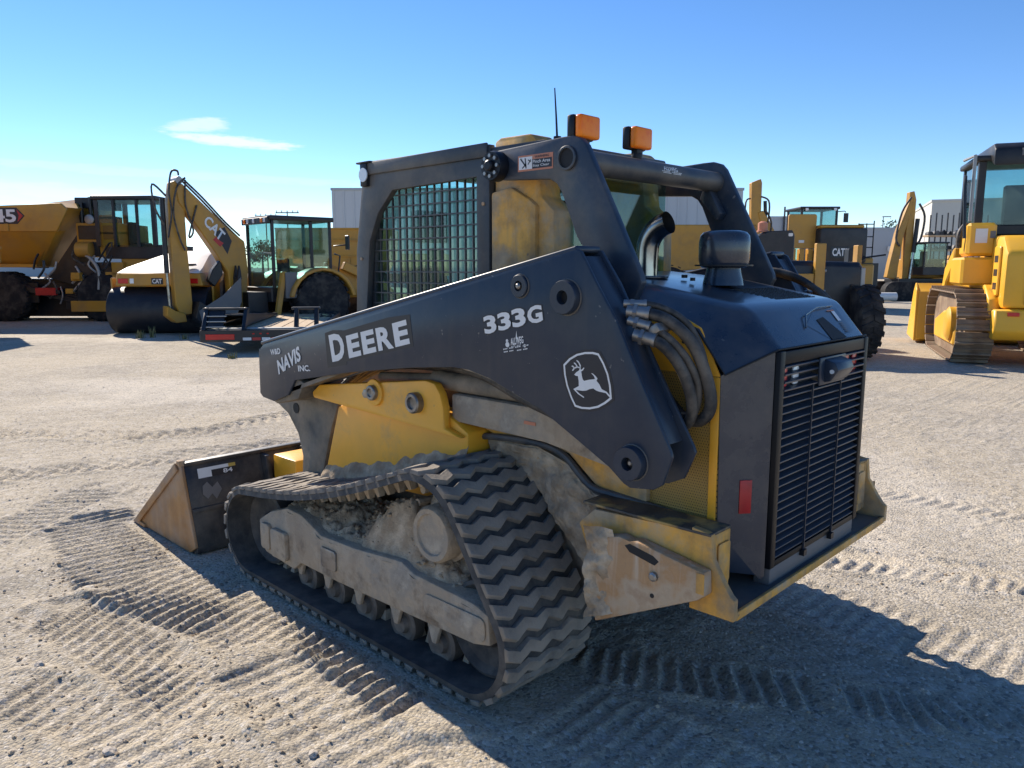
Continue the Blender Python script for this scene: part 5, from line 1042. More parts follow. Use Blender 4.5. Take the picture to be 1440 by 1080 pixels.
mb = MB(); mb.prism([(-2.35, .45), (-2.1, .18), (-1.5, .15), (-1.05, .35), (-.80, .8), (-.78, 1.45), (-.88, 1.45), (-.98, .85), (-1.5, .5), (-2.2, .85)], -.45, .45); db = P(mb, 'digging_bucket', 'cat_black', T, .012)
for s in (1, -1): mb = MB(); mb.prism([(-2.15, .22), (-1.5, .17), (-1.05, .38), (-.82, .82), (-.80, 1.44), (-1.45, .98), (-2.25, .62)], s * .45, s * .47); P(mb, 'bucket_cheek', 'grey_cover', db, .004)
for k in range(5): y = -.40 + k * .20; mb = MB(); mb.prism([(-.91, 1.38), (-.76, 1.38), (-.78, 1.60), (-.82, 1.74), (-.86, 1.60)], y - .05, y + .05); P(mb, 'bucket_tooth', 'drum_steel', db, .008)
mb = MB(); mb.prism([(-1.55, 1.62), (-1.7, 1.35), (-1.5, 1.2), (-1.2, 1.5), (-1.25, 1.9)], -.10, .10); P(mb, 'linkage', 'cat_black', T, .02)
for pts in ([(-2.5, -.17, 3.9), (-2.55, -.2, 4.0), (-2.75, -.22, 3.95), (-2.85, -.22, 3.5), (-2.80, -.2, 3.0), (-2.95, -.2, 2.4)], [(-2.3, -.17, 3.85), (-2.6, -.22, 3.6), (-2.75, -.22, 3.0), (-2.6, -.2, 2.4), (-2.45, -.2, 2.1)], [(-2.9, -.1, 3.4), (-3.3, -.1, 3.65), (-3.25, -.1, 3.1), (-3.0, -.1, 2.7)], [(-2.3, -.18, 3.8), (-2.35, -.2, 3.2), (-2.15, -.2, 2.6), (-2.3, -.2, 2.45), (-2.0, -.2, 3.2)], [(-2.3, 0, 3.85), (-1.7, 0, 3.42), (-1.0, 0, 2.85), (-.5, 0, 2.5)], [(-2.3, .1, 3.82), (-1.7, .1, 3.38), (-1.0, .1, 2.82), (-.5, .1, 2.45)]):
    mb = MB(); mb.tube(smooth(pts, 5), .028, 7); P(mb, 'hydraulic_hose', 'hose', T, 0)
mb = MB(); mb.cyl((-2.5, -.2, 3.78), (-2.5, .2, 3.78), .10, n=14); P(mb, 'boom_pin', 'galv', T, 0)
for o in [q for q in bpy.data.objects if q not in mark_]:        # the folded boom group, brought to its true reach
    for v in o.data.vertices: v.co.x = -.42 + (v.co.x + .42) * .72; v.co.z = .2 + (v.co.z - .2) * .945
mb = MB(); mb.tube([(1.75, -.6, 2.15), (2.0, -.85, 2.18)], .02, 6); mb.box((1.97, -.98, 2.05), (2.02, -.82, 2.42)); P(mb, 'mirror', 'cat_black', T, .01)
mb = MB(); mb.tube([(1.8, -.7, 1.35), (1.85, -.75, 1.9), (1.7, -.72, 1.95)], .022, 6); P(mb, 'handrail', 'cat_black', T, 0)
# ---- equipment trailer (x away along its length, y left)
T = thing('equipment_trailer', 'black equipment trailer with plank deck and folded loading ramps', 'trailer', at(-4.76, 14.5), BR + R_(98)); T.scale = (1.0, 1.08, .74)
for k in range(9):
    y = -.93 + k * .207; mb = MB(); mb.box((.35, y, .585), (7.6, y + .196, .62 + .006 * (k % 2))); P(mb, 'deck_plank', 'wood', T, .006)
B(T, 'deck_frame', 'cat_black', (.0, -.96, .44), (7.8, .96, .58)); B(T, 'tail_beam', 'cat_black', (-.04, -1.0, .30), (.10, 1.0, .60)); B(T, 'side_rail', 'cat_black', (.1, -1.02, .50), (7.7, -.97, .66)); B(T, 'side_rail', 'cat_black', (.1, .97, .50), (7.7, 1.02, .66)); B(T, 'deck_edge', 'galv', (.10, -.96, .60), (.34, .96, .632))
B(T, 'tail_lamp', 'red_lens', (-.055, .42, .36), (-.04, .90, .50), .006); B(T, 'tail_lamp', 'red_lens', (-.055, -.90, .38), (-.04, -.62, .50), .006)
for k in range(4): B(T, 'reflective_tape', 'red_tape' if k % 2 else 'decal_white', (-.052, .28 - k * .16, .34), (-.041, .14 - k * .16, .41), 0)
for k in range(3): B(T, 'marker_lamp', 'red_lens', (-.055, .12 - k * .12, .49), (-.04, .08 - k * .12, .525), .004)
mb = MB(); mb.prism([(.2, .66), (.55, .98), (2.9, .80), (4.1, .72), (4.1, .66)], .28, .34); mb.prism([(.2, .66), (.55, .98), (2.9, .80), (4.1, .72), (4.1, .66)], .88, .94); mb.prism([(.55, .95), (2.9, .78), (4.1, .71), (4.1, .67), (2.9, .74), (.55, .91)], .34, .88); P(mb, 'loading_ramp', 'cat_black', T, .006)
for (y0, y1) in ((.24, .30), (.90, .97)): mb = MB(); mb.prism([(-.05, .60), (.18, .60), (.48, 1.12), (.33, 1.15)], y0, y1); P(mb, 'ramp_arm', 'cat_black', T, .006)
mb = MB(); mb.prism([(.02, .66), (.06, .64), (.36, 1.06), (.32, 1.08)], .62, .89); P(mb, 'ramp_plate', 'cat_black', T, .006)
for (y0, y1) in ((-.62, -.55), (-.97, -.90)): mb = MB(); mb.prism([(.25, .62), (.42, .62), (.55, 1.10), (.42, 1.12)], y0, y1); P(mb, 'ramp_arm', 'cat_black', T, .006)
B(T, 'ramp_bar', 'cat_black', (.30, .24, 1.08), (.46, 1.0, 1.14)); B(T, 'ramp_bar', 'cat_black', (.42, -1.0, 1.07), (.56, -.5, 1.14))
for k in range(3): B(T, 'ramp_rung', 'galv', (.02 + k * .08, .58, .66 + k * .13), (.05 + k * .08, .92, .69 + k * .13), .004)
for x in (3.6, 4.6):
    for y in (-.82, .82): wheel(T, (x, y, .36), (0, 1, 0), .36, .24, lugs=14, rimmat='cat_black')
mb = MB(); mb.prism([(7.6, .48), (9.2, .48), (9.2, .40), (7.6, .36)], -.12, .12); P(mb, 'drawbar', 'cat_black', T)
# ---- haul trucks: beds showing behind the cab, plus one unseen for its shadow
def hauler(lat, dist, rz, L, label):
    T = thing('haul_truck', label, 'dump truck', at(lat, dist), BR + rz, 'haul trucks behind the loader')
    mb = MB(); mb.prism([(-L / 2, 1.7), (L / 2 - .4, 1.35), (L / 2, 2.0), (L / 2 + .1, 3.3), (-L / 2, 3.3)], -1.3, 1.3); bd = P(mb, 'dump_bed', 'cat_yellow_shaded', T, .03)
    for z in (2.05, 2.75, 3.25): B(bd, 'bed_rib', 'cat_yellow_shaded', (-L / 2, -1.36, z), (L / 2 - .2, -1.30, z + .07))
    for k in range(5): B(bd, 'bed_rib', 'cat_yellow_shaded', (-L / 2 + .3 + k * L / 5.2, -1.37, 1.75), (-L / 2 + .42 + k * L / 5.2, -1.31, 2.0))
    B(T, 'chassis_rail', 'cat_black', (-L / 2, -.5, .9), (L / 2 + 2.2, .5, 1.3)); B(T, 'engine_hood', 'cat_yellow_shaded', (L / 2 + .5, -1.1, 1.2), (L / 2 + 2.6, 1.1, 2.2), .06)
    for x in (-L / 4, L / 4, L / 2 + 1.6):
        for y in (-1.05, 1.05): wheel(T, (x, y, .85), (0, 1, 0), .85, .55, lugs=16)
    return T
hauler(-8.0, 36, 0, 5.0, 'yellow haul truck bed showing between backhoe and loader cab')
hauler(-15.4, 18.4, R_(180), 5.0, 'unseen yellow haul truck left of the roller, added for its shadow')  # out of view; added to cast the shadow lying at the left
hauler(7.6, 33, R_(180), 4.6, 'yellow haul truck bed showing behind the exhaust stack')
# ---- wheel loader seen from behind
T = thing('wheel_loader', 'large yellow wheel loader seen from behind with black radiator guard', 'wheel loader', at(12.2, 29), BR)
mb = MB(); mb.prism(rrect(-.88, 1.75, .84, 3.02, .10), -.3, 1.8); hb = P(mb, 'radiator_guard', 'cat_black', T, .04, 2)
B(T, 'hood_top', 'cat_yellow_shaded', (-.86, -.25, 3.02), (.74, 2.4, 3.14), .04); B(T, 'maker_plate', 'grille_dark', (-.50, -.318, 1.95), (.18, -.301, 2.35), .006); wordmark(hb, 'CAT', (-.42, -.318, 2.02), (.02, -.318, 2.02), (-.42, -.318, 2.28), (0, -1, 0)); 
mb = MB(); mb.add([(.04, -.325, 2.28), (.10, -.325, 2.28), (.16, -.325, 2.15), (.10, -.325, 2.02), (.04, -.325, 2.02), (.09, -.325, 2.15)], [(0, 1, 2, 3, 4, 5)]); P(mb, 'maker_arrow', 'decal_white', T, 0)
cabbox(T, (-.80, 2.0, 2.95), (.66, 3.6, 3.86), .08, .10); B(T, 'rear_lamp', 'lamp_lens', (-.66, 1.92, 3.80), (-.54, 1.94, 3.90), .01); B(T, 'rear_lamp', 'lamp_lens', (.46, 1.92, 3.80), (.58, 1.94, 3.90), .01)
mb = MB(); mb.tube([(.74, 2.2, 3.78), (1.0, 2.2, 3.80), (1.05, 2.2, 3.75)], .02, 6); mb.box((.96, 2.15, 3.36), (1.14, 2.2, 3.72)); P(mb, 'mirror', 'cat_black', T, .01)
mb = MB(); mb.prism(rrect(-1.90, 2.3, -.86, 3.55, .08), .2, .32); op = P(mb, 'open_side_door', 'cat_yellow_shaded', T, .015); B(op, 'warning_sticker', 'decal_white', (-1.5, .185, 2.50), (-1.30, .199, 2.60), 0)
for k in range(3): B(T, 'side_vent', 'cat_yellow_shaded', (-1.75 + k * .32, .2, 1.75), (-1.58 + k * .32, .5, 2.28))
B(T, 'lower_body', 'cat_black', (-1.75, .3, .9), (1.6, 3.0, 1.75)); B(T, 'rear_fender', 'cat_yellow_shaded', (.86, .4, 1.35), (1.45, 2.2, 1.95), .05); B(T, 'rear_fender', 'cat_yellow_shaded', (-1.5, .4, 1.35), (-.90, 2.2, 1.75), .05); B(T, 'counterweight', 'cat_yellow_shaded', (-1.2, -.25, .75), (1.2, .5, 1.72), .06)
for x in (1.02, 1.32, 1.60):
    mb = MB(); mb.tube([(x, .9, 1.95), (x, .9, 3.25 if x < 1.5 else 3.35)], .025, 6); P(mb, 'handrail_post', 'cat_black', T, 0)
for z in (2.35, 2.75, 3.22): mb = MB(); mb.tube([(1.02, .9, z), (1.60, .9, z)], .022, 6); P(mb, 'handrail', 'cat_black', T, 0)
mb = MB(); mb.tube([(.2, -.35, 1.55), (.75, -.4, 1.95), (1.5, -.4, 2.05)], .035, 6); P(mb, 'grab_rail', 'cat_black', T, 0)
for x in (-1.15, 1.15):
    for y in (1.2, 4.6): wheel(T, (x, y, .86), (1, 0, 0), .86, .68)
# ---- black-hooded wheeled machine standing nearer
T = thing('compact_wheel_loader', 'wheeled machine with black engine hood and big lugged tyre behind the loader', 'wheel loader', at(5.42, 13.6), BR)
mb = MB(); mb.loft([[(-.95, 0, .55), (.70, 0, .55), (.74, 0, 1.50), (.66, 0, 1.62), (-.95, 0, 1.66)], [(-.95, .08, .5), (.72, .08, .5), (.76, .08, 1.58), (.68, .08, 1.70), (-.95, .08, 1.74)], [(-.95, 1.7, .5), (.72, 1.7, .5), (.76, 1.7, 1.60), (.68, 1.7, 1.72), (-.95, 1.7, 1.76)]]); P(mb, 'engine_hood', 'cat_black', T, .02, 2)
B(T, 'hood_trim', 'galv', (.69, -.01, 1.16), (.765, .06, 1.60), .01); B(T, 'guard_post', 'cat_yellow_shaded', (-.16, -.12, 1.05), (.01, .0, 2.02), .01); B(T, 'guard_foot', 'cat_yellow_shaded', (-.55, -.10, 1.0), (-.17, .1, 1.5), .01); B(T, 'guard_post', 'cat_yellow_shaded', (.74, .3, 1.15), (.82, .5, 2.0), .01); B(T, 'guard_post', 'cat_black', (.84, .9, 1.1), (.98, 1.1, 1.95), .01)
for z in (1.2, 1.55): mb = MB(); mb.cyl((.01, -.06, z), (.05, -.06, z), .025, n=8); P(mb, 'hinge', 'galv', T, 0)
B(T, 'axle', 'cat_yellow_shaded', (-.7, .2, .45), (.5, .6, .7)); B(T, 'rear_bumper', 'cat_black', (-.95, -.15, .42), (.60, .1, .62))
for x in (-.72, .72):
    wheel(T, (x, .10 if x > 0 else .1, .66), (1, .0, 0), .66, .43, lugs=20); wheel(T, (x, 2.5, .66), (1, 0, 0), .66, .43, lugs=20)
# ---- excavators
def excavator(lat, dist, rz, label, boom, stick, cabx=None, name='excavator', tracks=True, buck=True):
    T = thing(name, label, 'excavator', at(lat, dist), BR + rz, 'excavators at the back of the yard')
    mb = MB(); mb.prism(boom, -.2, .2); P(mb, 'boom', 'cat_yellow_shaded', T, .03)
    mb = MB(); mb.prism(stick, -.16, .16); P(mb, 'stick', 'cat_yellow_shaded', T, .02)
    if cabx is not None:
        cabbox(T, (cabx, -1.1, 1.25), (cabx + 1.1, .4, 2.7), .06, .08, sill=.35)
        B(T, 'house', 'cat_yellow_shaded', (cabx - .2, .4, 1.05), (cabx + 2.8, 1.6, 2.0), .05); B(T, 'counterweight', 'cat_yellow_shaded', (cabx + 1.6, -1.1, 1.05), (cabx + 2.9, .4, 1.95), .15)
    if tracks:
        for y in (-1.15, .75):
            mb = MB(); q = []
            for (cx, a0) in ((2.0, -90), (-1.0, 90)):
                for a in range(0, 181, 20): q.append((cx + .45 * math.cos(R_(a0 + a)), .46 + .45 * math.sin(R_(a0 + a))))
            mb.prism(q, y, y + .5); P(mb, 'crawler_track', 'tyre', T, .02)
        B(T, 'undercarriage', 'cat_black', (-.6, -.7, .4), (1.6, .8, 1.05))
    return T
E1 = excavator(12.6, 41, R_(8), 'tan excavator stick raised above the wheel loader door', [(.8, 1.2), (.6, 3.0), (.15, 4.4), (.45, 4.5), (1.3, 3.2), (1.8, 1.4)], [(-.25, 5.9), (.25, 6.1), (.32, 5.9), (.35, 3.2), (.1, 2.6), (-.15, 3.0)], 1.2)
for pts in ([(.3, -.2, 5.2), (.7, -.2, 5.0), (.75, -.2, 4.3), (.6, -.2, 3.4)], [(-.3, -.2, 5.1), (-.55, -.2, 4.9), (-.55, -.2, 3.6)], [(.5, -.2, 4.6), (.9, -.2, 3.9), (.8, -.2, 3.0)]): mb = MB(); mb.tube(smooth(pts, 4), .045, 6); P(mb, 'hydraulic_hose', 'hose', E1, 0)
mb = MB(); mb.cyl((.55, -.1, 5.0), (.65, -.1, 3.6), .09, n=10); P(mb, 'stick_cylinder', 'cat_black', E1, 0)
E2 = excavator(19.2, 38, 0, 'yellow excavator with boom folded beside the beige building', [(-.95, 1.1), (-.85, 1.8), (-.60, 3.2), (-.22, 4.4), (-.04, 4.9), (.08, 4.8), (.0, 4.2), (-.30, 3.0), (-.44, 1.6), (-.46, 1.0)], [(-.12, 5.15), (.10, 5.2), (.22, 4.8), (.20, 2.6), (.05, .6), (-.20, .5), (-.18, 2.8)], .30)
mb = MB(); mb.cyl((.30, -.25, 3.9), (.22, -.25, 2.3), .10, n=10); P(mb, 'bucket_cylinder', 'cat_black', E2, 0); mb = MB(); mb.cyl((.22, -.25, 2.3), (.10, -.25, .8), .055, n=10); P(mb, 'cylinder_rod', 'chrome', E2, 0); mb = MB(); mb.prism([(-.2, .55), (.1, .6), (.5, .45), (.4, .05), (-.3, .05)], -.4, .4); P(mb, 'digging_bucket', 'cat_black', E2, .03)
for pts in ([(-.1, -.3, 4.9), (-.5, -.3, 4.2), (-.7, -.3, 3.0), (-.5, -.3, 2.6)], [(.3, -.3, 4.6), (.6, -.3, 4.0), (.5, -.3, 3.0), (.25, -.3, 2.6)]): mb = MB(); mb.tube(smooth(pts, 4), .05, 6); P(mb, 'hydraulic_hose', 'hose', E2, 0)
mb = MB(); mb.cyl((17.8, 0, 0), (0, 0, 0), .2); mb = MB(); mb.lathe((-.45, 0, .22), (1, 0, 0), [(0, .16), (0, .2), (.9, .2), (.9, .16)], 20); o = P(mb, 'pipe', 'white_paint_glare', None, 0); o.location = at(17.65, 36.5); o.rotation_euler = (0, 0, BR); tag(o, 'short white pipe lying by the excavator bucket', 'pipe')
# loader bucket rim and beacon in front of the first excavator
T = thing('loader_attachment', 'black steel attachment with orange beacon standing behind the hydraulic hoses', 'attachment', at(8.35, 24.5), BR); mb = MB(); mb.prism([(-.9, .0), (-.9, 2.45), (-.3, 2.72), (.42, 2.75), (.5, 2.60), (.5, .0)], 0, .6); P(mb, 'frame', 'cat_black', T, .02); mb = MB(); mb.lathe((-.42, .3, 2.70), (0, 0, 1), [(0, .18), (.05, .18), (.06, .15), (.28, .15), (.34, .06)], 14); P(mb, 'beacon', 'decal_orange', T, 0); mb = MB(); mb.prism(rrect(.30, 2.56, .44, 2.66, .03), -.006, 0); P(mb, 'lifting_eye', 'white_paint_glare', T, 0)
# ---- crawler loader on the right (x forward, y left)
T = thing('crawler_loader', 'bright yellow crawler loader with steel track shoes and tall black cab', 'crawler loader', at(8.55, 12.8), BR + R_(69))
def shoe_path():
    pts = []; r = .56; z0 = .60
    for (cx, a0) in ((2.55, -90), (.05, 90)):
        for a in range(0, 181, 6): pts.append(Vector((cx + r * math.cos(R_(a0 + a)), z0 + r * math.sin(R_(a0 + a)))))
    return pts
SP = shoe_path(); sc_ = [0]
for i in range(len(SP)): sc_.append(sc_[-1] + (SP[(i + 1) % len(SP)] - SP[i]).length)
NS = 42; mb = MB(); mb.box((-.095, -.28, 0), (.095, .28, .03)); mb.box((.065, -.28, .03), (.09, .28, .085)); mb.box((-.02, -.28, .03), (-.004, .28, .055)); shoe = mb.mesh('track_shoe', .006, 1); shoe.materials.append(MATS['shoe_steel'])
for s in (1, -1):
    mb = MB(); mb.prism([(p.x + (-.03 if False else 0), p.y) for p in [Vector((1.3 + (q.x - 1.3) * .95, .6 + (q.y - .6) * .93)) for q in SP]], s * .68, s * .95); ch = P(mb, 'track_chain', 'shoe_steel', T, 0)
    mb = MB(); mb.prism([(.2, .25), (2.4, .25), (2.45, .62), (1.6, .80), (.7, .85), (.2, .6)], s * .66, s * 1.02); P(mb, 'track_guard', 'cat_yellow_full', T, .04)
    mb = MB(); mb.lathe((.55, s * .7, .62), (0, s, 0), [(0, .1), (0, .30), (.36, .30), (.40, .24), (.42, .1)], 24); P(mb, 'final_drive', 'cat_yellow_full', T, 0)
    for k in range(NS):
        d_ = sc_[-1] * k / NS; import bisect
        i = min(bisect.bisect_right(sc_, d_) - 1, len(SP) - 1); a, b2 = SP[i], SP[(i + 1) % len(SP)]; p = a.lerp(b2, (d_ - sc_[i]) / max(1e-6, sc_[i + 1] - sc_[i])); t_ = (b2 - a).normalized(); n_ = Vector((t_.y, -t_.x))
        if s == -1 and k % 1: continue
        o = bpy.data.objects.new('track_shoe', shoe); col.objects.link(o); o.parent = ch; X_ = Vector((t_.x, 0, t_.y)); Z_ = Vector((n_.x, 0, n_.y)); Y_ = Z_.cross(X_); M = Matrix((X_, Y_, Z_)).transposed().to_4x4(); M.translation = Vector((p.x, s * .82, p.y)); o.matrix_local = M
    mb = MB(); mb.prism([(-.5, .75), (-.45, 1.1), (.0, 1.32), (2.6, 1.32), (2.6, 1.24), (.05, 1.24), (-.35, 1.0), (-.42, .72)], s * .50, s * .66); P(mb, 'fender', 'cat_yellow_full', T, .02)
mb = MB(); mb.prism([(-.75, .95), (-.85, .60), (-.70, .45), (.1, .45), (.1, .9)], -1.02, .62); P(mb, 'rear_bumper', 'cat_yellow_full', T, .03)
mb = MB(); mb.prism([(-.70, .95), (-.72, 1.85), (-.35, 2.12), (1.4, 2.18), (1.4, .9)], -.72, .52); hd2 = P(mb, 'engine_hood', 'cat_yellow_full', T, .08, 2)
mb = MB(); mb.box((-.745, -.60, 1.02), (-.715, .22, 1.75)); P(mb, 'radiator_grille', 'cat_black', T, .02); B(T, 'reflector', 'red_lens', (-.80, .28, .84), (-.76, .44, .90), .004)
mb = MB(); mb.prism(rrect(-.45, 1.15, -.05, 1.95, .04), .52, .56); P(mb, 'side_door', 'cat_yellow_full', T, .012)
for k in range(3): B(T, 'door_vent', 'cat_black', (-.38, .56, 1.25 + k * .22), (-.12, .564, 1.36 + k * .22), 0)
B(T, 'fuel_tank', 'cat_yellow_full', (.25, .45, 1.30), (1.35, .98, 1.78), .04); B(T, 'hydraulic_tank', 'cat_yellow_full', (.30, .48, 1.80), (1.0, .92, 2.36), .05); mb = MB(); mb.box((.29, .62, 2.02), (.301, .80, 2.26)); P(mb, 'warning_sticker', 'decal_white', T, 0); mb = MB(); mb.box((.29, .50, 2.1), (.301, .58, 2.22)); P(mb, 'tank_vent', 'grey_cover', T, 0)
mb = MB(); mb.box((.75, -.80, 2.15), (2.35, .80, 2.35)); P(mb, 'cab_floor', 'cat_black', T, .03); cabbox(T, (.75, -.76, 2.3), (2.25, .76, 3.42), .12, .10)
mb = MB(); mb.prism([(.42, 3.30), (.45, 3.60), (.6, 3.70), (2.3, 3.70), (2.42, 3.46), (.8, 3.42)], -.82, .60); rf = P(mb, 'roof_module', 'cat_black', T, .05, 2); B(rf, 'roof_vent', 'grey_cover', (.425, .05, 3.46), (.445, .20, 3.58), .004)
mb = MB(); mb.tube(smooth([(.30, .96, 2.1), (.35, 1.0, 2.8), (.45, 1.0, 3.12), (.75, .95, 3.16)], 5), .028, 8); P(mb, 'handrail', 'cat_black', T, 0); mb = MB(); mb.tube([(.55, .86, 2.4), (.55, .86, 3.5), (1.6, .86, 3.55)], .03, 6); P(mb, 'handrail', 'galv', T, 0)
mb = MB(); mb.tube(smooth([(.6, .9, 2.35), (.5, 1.0, 2.2), (.55, 1.0, 1.95)], 4), .05, 8); P(mb, 'air_hose', 'hose', T, 0)
for s in (1, -1): mb = MB(); mb.prism([(2.4, 1.7), (2.5, 2.0), (3.4, 1.6), (3.9, .7), (3.7, .6), (3.2, 1.3)], s * .6, s * .78); P(mb, 'loader_arm', 'cat_yellow_full', T, .03)
mb = MB(); mb.prism([(3.45, .10), (3.5, 1.10), (3.75, 1.28), (3.8, 1.22), (3.65, .95), (3.7, .22), (4.7, .14), (4.7, .06), (3.6, .04)], -1.22, 1.22); lb = P(mb, 'loader_bucket', 'cat_yellow_full', T, .015)
for s in (1, -1): mb = MB(); mb.prism([(3.48, .05), (3.5, 1.12), (3.75, 1.28), (4.0, 1.1), (4.7, .1)], s * 1.22, s * 1.26); P(mb, 'bucket_cheek', 'cat_yellow_full', lb, .008)
for k in range(4): B(lb, 'bucket_rib', 'cat_yellow_full', (3.40, -1.0 + k * .62, .2), (3.47, -.94 + k * .62, 1.05))
# ---- buildings
def building(name, label, lat, dist, rz, w, d, h, m, ribs=True, door=None):
    T = thing(name, label, 'building', at(lat, dist), BR + rz); mb = MB(); mb.box((0, 0, 0), (w, d, h)); P(mb, 'wall', m, T, 0)
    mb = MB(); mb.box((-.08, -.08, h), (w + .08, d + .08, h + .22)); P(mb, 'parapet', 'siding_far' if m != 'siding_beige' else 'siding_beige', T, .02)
    if ribs:
        n = int(w / .9)
        mb = MB(); mb.box((0, -.05, 0), (.12, .0, h)); rib = mb.mesh('siding_rib'); rib.materials.append(MATS[m])
        for k in range(min(n, 60)): link('siding_rib', rib, m, T, (.1 + k * .9, 0, 0))
    return T
b1 = building('warehouse', 'long pale metal warehouse behind the loader cab', -16.0, 70, 0, 36.5, 20, 8.3, 'siding')
for (x, z) in ((31.3, 4.2), (8, 4.2), (20, 4.2)): B(b1, 'wall_lamp', 'white_paint_glare', (x, -.25, z), (x + .7, -.06, z + .7), .05)
B(b1, 'loading_door', 'white_paint_glare', (33.0, -.10, 0), (36.0, -.06, 3.2), .02); B(b1, 'door_hood', 'grey_cover', (32.8, -.9, 3.25), (36.2, -.06, 3.4), .02)
b2 = building('beige_building', 'beige flat-roofed building behind the pipe rack', 40.0, 75, R_(-22), 24, 18, 7.7, 'siding_beige', False)
B(b2, 'roller_door', 'white_paint_glare', (-.06, 4, 0), (-.01, 12, 4.6), .02)
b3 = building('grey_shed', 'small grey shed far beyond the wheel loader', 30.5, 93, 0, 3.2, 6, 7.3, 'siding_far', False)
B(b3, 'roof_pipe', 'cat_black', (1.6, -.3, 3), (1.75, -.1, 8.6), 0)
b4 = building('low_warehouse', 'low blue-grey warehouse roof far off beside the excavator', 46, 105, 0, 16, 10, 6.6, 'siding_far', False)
B(b4, 'wall_lamp', 'white_paint_glare', (4.4, -.3, 3.6), (5.2, -.05, 4.4), .05)
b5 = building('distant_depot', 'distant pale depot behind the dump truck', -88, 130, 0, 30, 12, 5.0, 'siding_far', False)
# ---- storage rack with attachments
T = thing('storage_rack', 'tall steel rack of upright posts before the beige building', 'rack', at(29.3, 55), BR)
for k in range(11): B(T, 'rack_post', 'cat_black', (k * .40, 0, 0), (k * .40 + .07, .07, 5.2 + .15 * (k % 2)), 0)
for z in (1.3, 2.7, 3.7): B(T, 'rack_shelf', 'wood', (-.1, -.1, z), (4.4, 1.0, z + .12), .01)
def lumpy(mb, c, r):
    mb.prism([(c[0] - r, c[2]), (c[0] + r, c[2]), (c[0] + r * .8, c[2] + r), (c[0] + r * .1, c[2] + r * random.uniform(1.2, 1.9)), (c[0] - r * .9, c[2] + r * .9)], c[1] - .2, c[1] + .25)
for z in (1.42, 2.82, 3.82):
    for k in range(9):
        x = .2 + k * .46; r = random.uniform(.16, .24); mb = MB(); lumpy(mb, (0, 0, 0), r); am = random.choice(('cat_black', 'grey_cover', 'cat_black')); o = P(mb, 'rack_attachment', am, None, .02); o.location = at(29.3 + x, 55.35) + Vector((0, 0, z)); o.rotation_euler = (0, 0, BR); sh_ = {1.42: 'lowest', 2.82: 'middle', 3.82: 'topmost'}[z]; tag(o, 'small %s machine attachment stored on the %s shelf of the rack' % ('black' if am == 'cat_black' else 'grey', sh_), 'attachment', '%s attachments on the %s shelf' % ('black' if am == 'cat_black' else 'grey', sh_))
T = thing('parked_skid_steer', 'small yellow machine parked at the foot of the rack', 'loader', at(27.2, 48), BR); B(T, 'body', 'cat_yellow_full', (-1.0, 0, .6), (1.0, 2, 1.6), .1); B(T, 'hood', 'cat_yellow_shaded', (.3, -.1, 1.2), (2.2, 1.6, 2.2), .1); B(T, 'cab', 'cat_black', (.9, .3, 1.5), (2.1, 1.5, 1.8), .05); B(T, 'arm', 'cat_yellow_shaded', (-.5, -.1, 1.0), (-.2, .2, 2.3), .03, rot=(0, R_(15), 0))
for x in (-.9, .9): wheel(T, (x, .5, .45), (1, 0, 0), .45, .3, lugs=12)
# ---- poles, trees, weeds
def pole(lat, dist, h, label, arm=True):
    T = thing('utility_pole', label, 'utility pole', at(lat, dist), BR, 'utility poles on the skyline'); mb = MB(); mb.cyl((0, 0, 0), (0, 0, h), .16, .11, n=10); P(mb, 'post', 'bark', T, 0)
    for z in (h - .5, h - 1.4): B(T, 'crossarm', 'bark', (-2.3, -.1, z), (2.3, .1, z + .2), 0)
    for x in (-2.1, -1.1, 1.1, 2.1): mb = MB(); mb.cyl((x, 0, h - .3), (x, 0, h + .05), .09, n=8); P(mb, 'insulator', 'galv', T, 0)
pole(-44.6, 156, 12.6, 'timber utility pole with crossarms above the backhoe roof'); pole(-52.0, 166, 12.6, 'second timber utility pole beyond the first, above the backhoe roof')
for (lat, d, h, lb) in ((60.5, 128, 9.6, 'slim street lamp far beyond the wheel loader handrails'), (59, 150, 8.6, 'thin lamp post standing behind the low warehouse')):
    T = thing('lamp_post', lb, 'lamp post', at(lat, d), BR); mb = MB(); mb.cyl((0, 0, 0), (0, 0, h), .12, .08, n=8); P(mb, 'post', 'galv', T, 0); B(T, 'lamp_head', 'galv', (-.2, -.2, h), (1.2, .2, h + .15), .03)
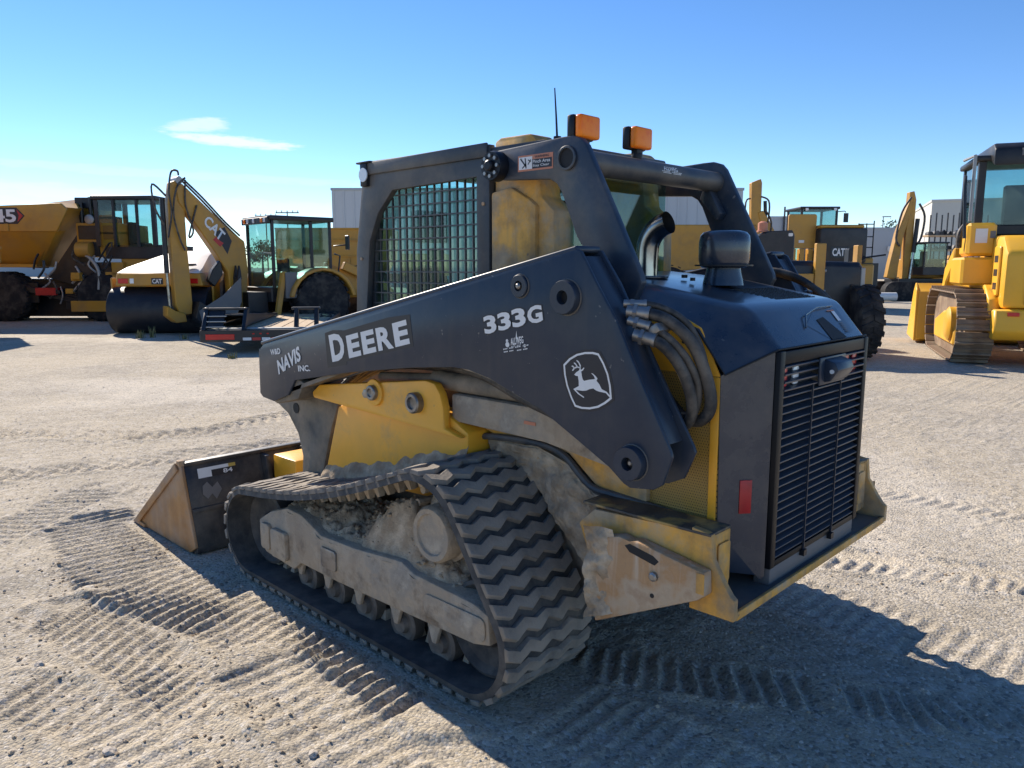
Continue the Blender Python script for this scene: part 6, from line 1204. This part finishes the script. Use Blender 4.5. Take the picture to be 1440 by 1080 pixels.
def tree(lat, dist, h, r, label, seed):
    rnd = random.Random(seed); T = thing('tree', label, 'tree', at(lat, dist), BR); mb = MB(); mb.cyl((0, 0, 0), (0, 0, h * .55), .25, .14, n=8)
    for k in range(5): a = k * 1.3; mb.cyl((0, 0, h * (.35 + .04 * k)), (math.cos(a) * r * .7, math.sin(a) * r * .7, h * (.6 + .05 * k)), .09, .04, n=6)
    P(mb, 'trunk', 'bark', T, 0); vs, fs = [], []
    cl = [(rnd.gauss(0, r * .5), rnd.gauss(0, r * .5), h * .68 + rnd.gauss(0, h * .13)) for _ in range(16)]
    for k in range(1500):
        c = rnd.choice(cl); p = Vector(c) + Vector((rnd.gauss(0, 1), rnd.gauss(0, 1), rnd.gauss(0, .8))) * r * .23; q = Euler((rnd.random() * 6, rnd.random() * 6, rnd.random() * 6)).to_matrix(); s_ = rnd.uniform(.10, .22)
        o = len(vs); vs += [tuple(p + q @ Vector(v) * s_) for v in ((-1, -.5, 0), (1, -.5, .2), (1, .5, 0), (-1, .5, .2))]; fs.append((o, o + 1, o + 2, o + 3))
    m = bpy.data.meshes.new('crown'); m.from_pydata(vs, [], fs); link('crown', m, 'leaf', T)
tree(58.5, 122, 8.0, 2.8, 'small dark green tree beside the far warehouse', 1); tree(62.5, 130, 7.6, 2.6, 'low leafy tree left of the excavator boom', 2); tree(66.0, 134, 7.2, 2.8, 'pale leafy tree close to the excavator boom', 5); tree(-48, 150, 7.0, 3.2, 'distant leafy tree behind the backhoe cab', 3)
def weed(lat, dist, h, label, seed):
    rnd = random.Random(seed); vs, fs = [], []
    for k in range(26):
        a = rnd.random() * 6.28; l = h * rnd.uniform(.4, 1); dx, dy = math.cos(a) * l * .35, math.sin(a) * l * .35; w = .008; o = len(vs); bx, by = rnd.gauss(0, .04), rnd.gauss(0, .04); nx, ny = -math.sin(a) * w, math.cos(a) * w
        vs += [(bx - nx, by - ny, -.02), (bx + nx, by + ny, -.02), (bx + dx * .5 + nx, by + dy * .5 + ny, l * .65), (bx + dx * .5 - nx, by + dy * .5 - ny, l * .65), (bx + dx, by + dy, l)]; fs += [(o, o + 1, o + 2, o + 3), (o + 3, o + 2, o + 4)]
    m = bpy.data.meshes.new('weed'); m.from_pydata(vs, [], fs); o = link('weed', m, 'weed', None, at(lat, dist)); tag(o, label, 'weed')
weed(-8.35, 17.8, .30, 'tall dry weed growing before the roller drum', 1); weed(-8.55, 17.6, .22, 'shorter dry weed beside the taller one by the drum', 2); weed(-7.4, 17.3, .14, 'low weed between roller drum and trailer', 3); weed(-5.0, 13.6, .13, 'thin weed stalks under the trailer tail', 4)
